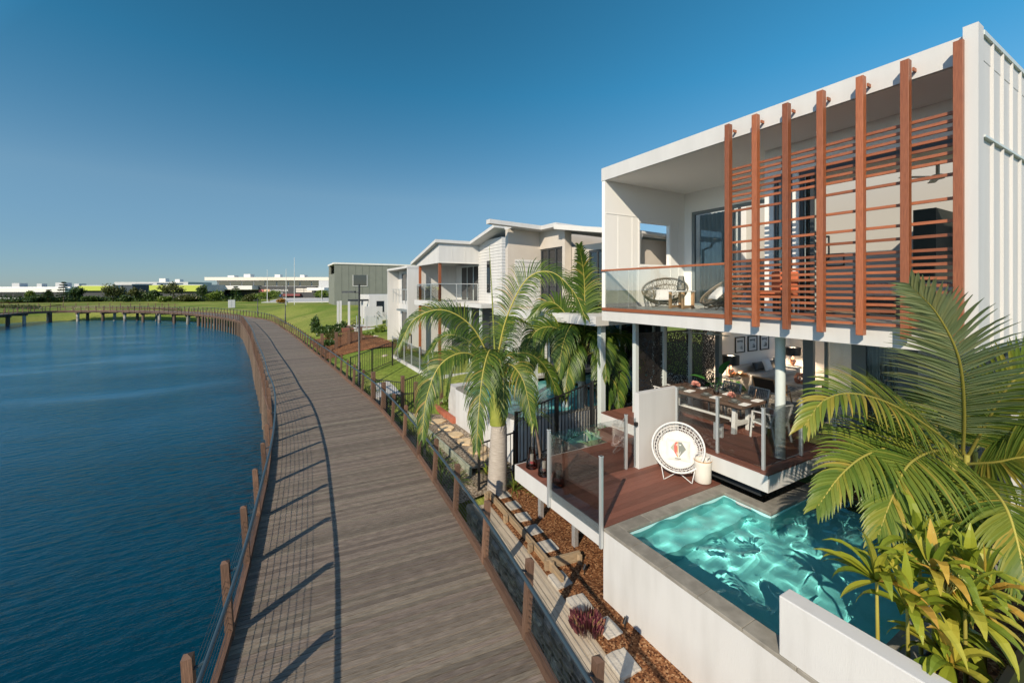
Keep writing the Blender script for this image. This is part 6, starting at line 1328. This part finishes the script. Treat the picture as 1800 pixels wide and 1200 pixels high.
shed('shop_building', 'pale grey framed building showing white panels between the trees', (-51.6, 231.4), (-42.3, 226.0), [('wall', 'palegrey', [(0, 1.5, 0, 14, 0, 7), (9.2, 10.7, 0, 14, 0, 7), (1.51, 9.19, .8, 14, 0, 3.2)]), ('white_panel', 'whitepaint', [(1.51, 9.19, .3, 1, 3.21, 6.4)]), ('roof', 'palegrey', [(0, 10.7, 0, 14, 7.01, 7.4)])])
shed('shop_building', 'wide dark building with a lime green upper band behind the tall olive tree', (-42.6, 214.7), (-25.0, 204.6), [('wall', 'darkshed', [(0, 20.3, 1.2, 14, 0, 3.9)]), ('awning', 'lime', [(0, 20.3, 0, 1.3, 3.91, 6.3)]), ('roof', 'palegrey', [(0, 20.3, 1.31, 14, 3.91, 6.6)])])
shed('shop_building', 'distant pale roofed building with a window strip above the green awnings', (-84.7, 348.4), (-46.2, 326.3), [('wall', 'palegrey', [(0, 44, 0, 20, 0, 7)]), ('window', 'darkglass', [(1, 43, -.1, -.01, 6.0, 7)]), ('roof', 'palegrey', [(-1, 45, -.5, 20, 7.01, 9.2)]), ('roof_unit', 'whitepaint', [(24, 28, 3, 6, 9.21, 11.5), (34, 37, 3, 6, 9.21, 11)])])
mall, fr = shed('shopping_centre', 'big cream roofed shopping centre with dark shopfront and signs across the park', (-24.8, 227.5), (22.4, 200.5), [
    ('roof', 'cream', [(0, 54.4, -2.5, 26, 8.6, 10.0)]), ('upper_wall', 'palegrey', [(3, 50, 1, 25, 5.6, 8.59), (50.01, 54.4, -2.4, 25, 3, 8.59)]), ('window', 'darkglass', [(4 + k * 5.2, 8.6 + k * 5.2, .9, .99, 6.2, 8.2) for k in range(9)]),
    ('canopy', 'whitepaint', [(2, 23, -6, .9, 4.6, 6.3), (47, 54.4, -7, -2.41, 4.2, 5.4)]), ('shopfront', 'darkshed', [(23, 48, -1.5, .99, 0, 6.0), (2, 22.9, .5, .99, 0, 4.5)]), ('entrance', mat('dark_red_awning', (.16, .03, .03), .6), [(34.5, 42, -3, -1.6, 1.8, 2.7)]),
    ('roof_unit', 'whitepaint', [(13, 16, 4, 7, 10.01, 11.6), (27, 29.5, 4, 6, 10.01, 11.4), (39, 41, 3, 6, 10.01, 11.2), (5, 8, 5, 8, 10.01, 11)])])
def sign(name, txt, u, d, z, size, material):
    c = bpy.data.curves.new(name, 'FONT'); c.body = txt; c.size = size; c.align_x = 'CENTER'; c.extrude = .03; o = bpy.data.objects.new('lettering', c); COL.objects.link(o)
    bpy.context.view_layer.update(); me = bpy.data.meshes.new_from_object(o.evaluated_get(bpy.context.evaluated_depsgraph_get())); bpy.data.objects.remove(o)
    o = bpy.data.objects.new(name, me); COL.objects.link(o); me.materials.clear(); me.materials.append(material)
    p, uu, n, L = fr; q = p + uu * u + n * d; o.parent = mall; o.location = V((q.x, q.y, z)) - mall.location; o.rotation_euler = (rad(90), 0, math.atan2(uu.y, uu.x)); return o
sign('sign_lettering', 'HOMEMAKER', 32.2, -1.62, 3.75, 1.35, M['whitepaint']); sign('sign_lettering', 'CENTRE', 32.2, -1.62, 2.75, .9, M['whitepaint'])
m = MB(); bb(m, fr, 25.5, 28, -1.66, -1.51, 3.4, 4.7); m.build('sign_panel', mat('peach_sign', (.6, .40, .27), .6), mall)
m = MB(); bb(m, fr, 23.3, 25.3, -1.66, -1.51, 3.4, 4.6); m.build('sign_panel', mat('red_white_sign', (.45, .12, .12), .6), mall)
m = MB()
for k in range(2):
    for j in range(2): bb(m, fr, 39.6 + k * 3.6, 43 + k * 3.6, -1.66, -1.51, 3.4 + j * .95, 4.1 + j * .95)
m.build('sign_panel', M['cream'], mall)
m = MB(); bb(m, fr, 28.5, 33, -1.9, -1.51, 1.6, 2.4); m.build('sign_panel', mat('blue_sign', (.03, .10, .28), .6), mall)
m = MB(); m.prism([(-3, 142, .95), (22, 130, 1.3), (34, 196, .95), (4, 208, .95)], (0, 0, -.3)); m.build('car_park', M['concrete'], None, kind='structure')
TR = [(-64.6, 184.6, 3.7, 2.4, 'b', 'thin tree in front of the long white roof, leftmost of the far trees'), (-59.0, 179.1, 3.8, 3.8, 'c', 'dark pine in front of the long white roof'), (-54.5, 175.4, 6.3, 4.1, 'c', 'tall tiered dark pine at the end of the long white roof'), (-53.3, 180.5, 5.3, 4.3, 'd', 'dark round tree just right of the tiered pine'),
      (-48.5, 175.4, 2.6, 5.2, 'd', 'low dark bush under the first lime green awning'), (-43.4, 174.8, 5.7, 6.7, 'o', 'wide olive tree at the right end of the first lime green awning'), (-37.5, 173.7, 4.7, 4.7, 'o', 'olive tree in front of the pale grey framed building'), (-33.1, 171.2, 3.8, 5.0, 'd', 'dark green tree right of the pale grey framed building'),
      (-27.5, 168.0, 6.3, 7.6, 'o', 'tallest spreading olive tree in the middle of the far tree line'), (-22.9, 163.0, 2.5, 7.1, 'o', 'low spreading bush under the wide lime green band'), (-20.7, 173.3, 5.7, 4.2, 'd', 'dark upright tree at the left end of the shopping centre'), (-16.0, 163.7, 3.7, 5.9, 'b', 'bright green rounded tree by the left end of the shopping centre'),
      (-10.6, 162.9, 5.0, 5.9, 'c', 'dark tiered tree in front of the white shopping centre canopy'), (-6.2, 153.4, 3.0, 4.6, 'o', 'brownish rounded bush at the edge of the park lawn'), (-1.1, 148.2, 3.8, 8.0, 'b', 'wide bright green tree in front of the shopping centre sign'), (15.3, 164.2, 3.9, 4.9, 'b', 'green tree beside the grey green house'),
      (-38.8, 167.5, 2.4, 3.4, 'd', 'small dark bush in front of the wide olive trees'), (-28.4, 161.5, 2.1, 3.8, 'b', 'small green bush below the tallest olive tree'), (-60.7, 175.5, 2.3, 5.0, 'd', 'low dark bush between the pines')]
LM = {'b': 'bush2', 'c': 'bush', 'd': 'bush', 'o': 'olive'}
for i, (x, y, h, w, k, lb) in enumerate(TR):
    zb = .9
    if k == 'c':
        t = thing('pine_tree', lb, 'tree', (x, y, zb)); m = MB(); m.cyl(x, y, zb - .3, zb + h * .96, .16, .03, 8); m.build('trunk', M['bark'], t); m = MB(); z = .12
        while z < .97:
            r = w * .5 * (1 - z) ** .8 + .15
            for b in range(9):
                a = R.random() * 6.28; d = V((math.cos(a), math.sin(a), -.12))
                for q in range(9): c = V((x, y, zb + h * z)) + d * r * (q + 1) / 9 + V((R.uniform(-.2, .2), R.uniform(-.2, .2), R.uniform(-.1, .15))); u = (d + V((R.uniform(-.8, .8), R.uniform(-.8, .8), R.uniform(0, .6)))).normalized(); m.blade([c - u * .25, c, c + u * .3], [.06, .13, .02], u.orthogonal(), .2, r=R.random() * .7)
            z += .115
        m.build('crown', M[LM[k]], t)
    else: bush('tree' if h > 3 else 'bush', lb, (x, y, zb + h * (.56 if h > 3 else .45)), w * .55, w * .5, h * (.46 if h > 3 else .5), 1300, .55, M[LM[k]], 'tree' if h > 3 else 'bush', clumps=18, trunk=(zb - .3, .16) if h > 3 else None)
m = MB()
for k in range(5200):
    f = R.random(); x, y = (-72 + 66 * f, 189 - 30 * f) ; s = .8 + .5 * noise.noise(V((f * 30, 0, 0))); c = V((x + R.uniform(-2.5, 2.5), y + R.uniform(-2, 2), .9 + abs(R.gauss(0, .8)) * s)); u = V((R.uniform(-1, 1), R.uniform(-1, 1), R.uniform(-.2, 1))).normalized(); m.blade([c - u * .3, c, c + u * .35], [.08, .2, .03], u.orthogonal(), .2)
m.build('hedge_undergrowth', M['bush'], None, kind='stuff')['label'] = 'low dark undergrowth along the far edge of the park'
m = MB()
for k in range(7000):
    f = R.random(); s_ = R.random(); x, y = (-86 + 34 * f + 6 * s_, 168 - 24 * f - 8 * s_); c = V((x, y, -.6 + s_ * .8)); d = V((R.gauss(0, .25), R.gauss(0, .25), 1)).normalized(); l = R.uniform(.5, 1.4); m.blade([c, c + d * l * .6, c + d * l], [.05, .07, .01], (d.y, 1, .2), .1)
m.build('reeds', M['olive'], None, kind='stuff')['label'] = 'reeds and low scrub along the far left shore'
m = MB(); m.prism([(-92, 172, .2), (-52, 143, .2), (-47, 150, .9), (-92, 186, .9)], (0, 0, -3)); m.build('shore_bank', M['grass'], None, kind='structure')
# second walkway along the far shore, and small things in the park
def far_fence(name, label, P, h=1.1):
    pts = catmull([(x, y, z) for x, y, z in P], 10); t = thing(name, label, 'railing', pts[0]); cum = 0; last = -9
    m = MB()
    for z in (.4, .75, h): m.tube([p + V((0, 0, z)) for p in pts], .035, 5, False)
    m.tube([p + V((0, 0, -.1)) for p in pts], .16, 5, False); m.build('rail', M['post'], t)
    for a, b in zip(pts, pts[1:]):
        cum += (b - a).length
        if cum - last > 1.7: last = cum; m = MB(); m.bar(b + V((0, 0, -2.4)), b + V((0, 0, h)), .12, .12); m.build('post', M['post'], t)
far_fence('shore_railing', 'timber railing of the second walkway running along the far shore', [(-19, 122, .3), (-27, 131.5, .3), (-38, 139, .3), (-50, 144, .3), (-60, 151, .3)])
for x, y, h, lb in ((3.0, 125.1, 9.5, 'left one of two slim white poles on the park lawn'), (4.9, 124.3, 12.5, 'tallest slim white pole on the park lawn'), (-1.5, 145, 10, 'slim white pole farther back near the car park'), (12.2, 131.3, 5.5, 'short white pole by the grey green house')):
    m = MB(); m.cyl(x, y, .6, .6 + h, .09, .05, 8); tag(m.build('flag_pole', M['whitepaint']), lb, 'pole')
t = thing('electric_cabinet', 'grey utility cabinet on the grass by the bend of the boardwalk', 'cabinet', (-8.5, 120.2, .4)); m = MB(); m.box(-9.3, -7.9, 119.8, 120.6, .3, 2.2); m.build('body', M['palegrey'], t, .04); m = MB(); m.box(-8.62, -8.58, 119.78, 119.799, .5, 2.05); m.build('door_seam', M['frame'], t)
m = MB()
for k in range(3): boulder(m, (4 + k * 1.6, 140, 1.3), .9, k * 3)
M['ochre'] = leafmat('ochre_shrub_leaf', [(0, (.20, .11, .02)), (1, (.45, .24, .04))]); bush('bush', 'orange brown shrub beside the car park entrance', (2.2, 139, 1.4), 1.6, 1.0, 1.0, 700, .4, M['ochre'])
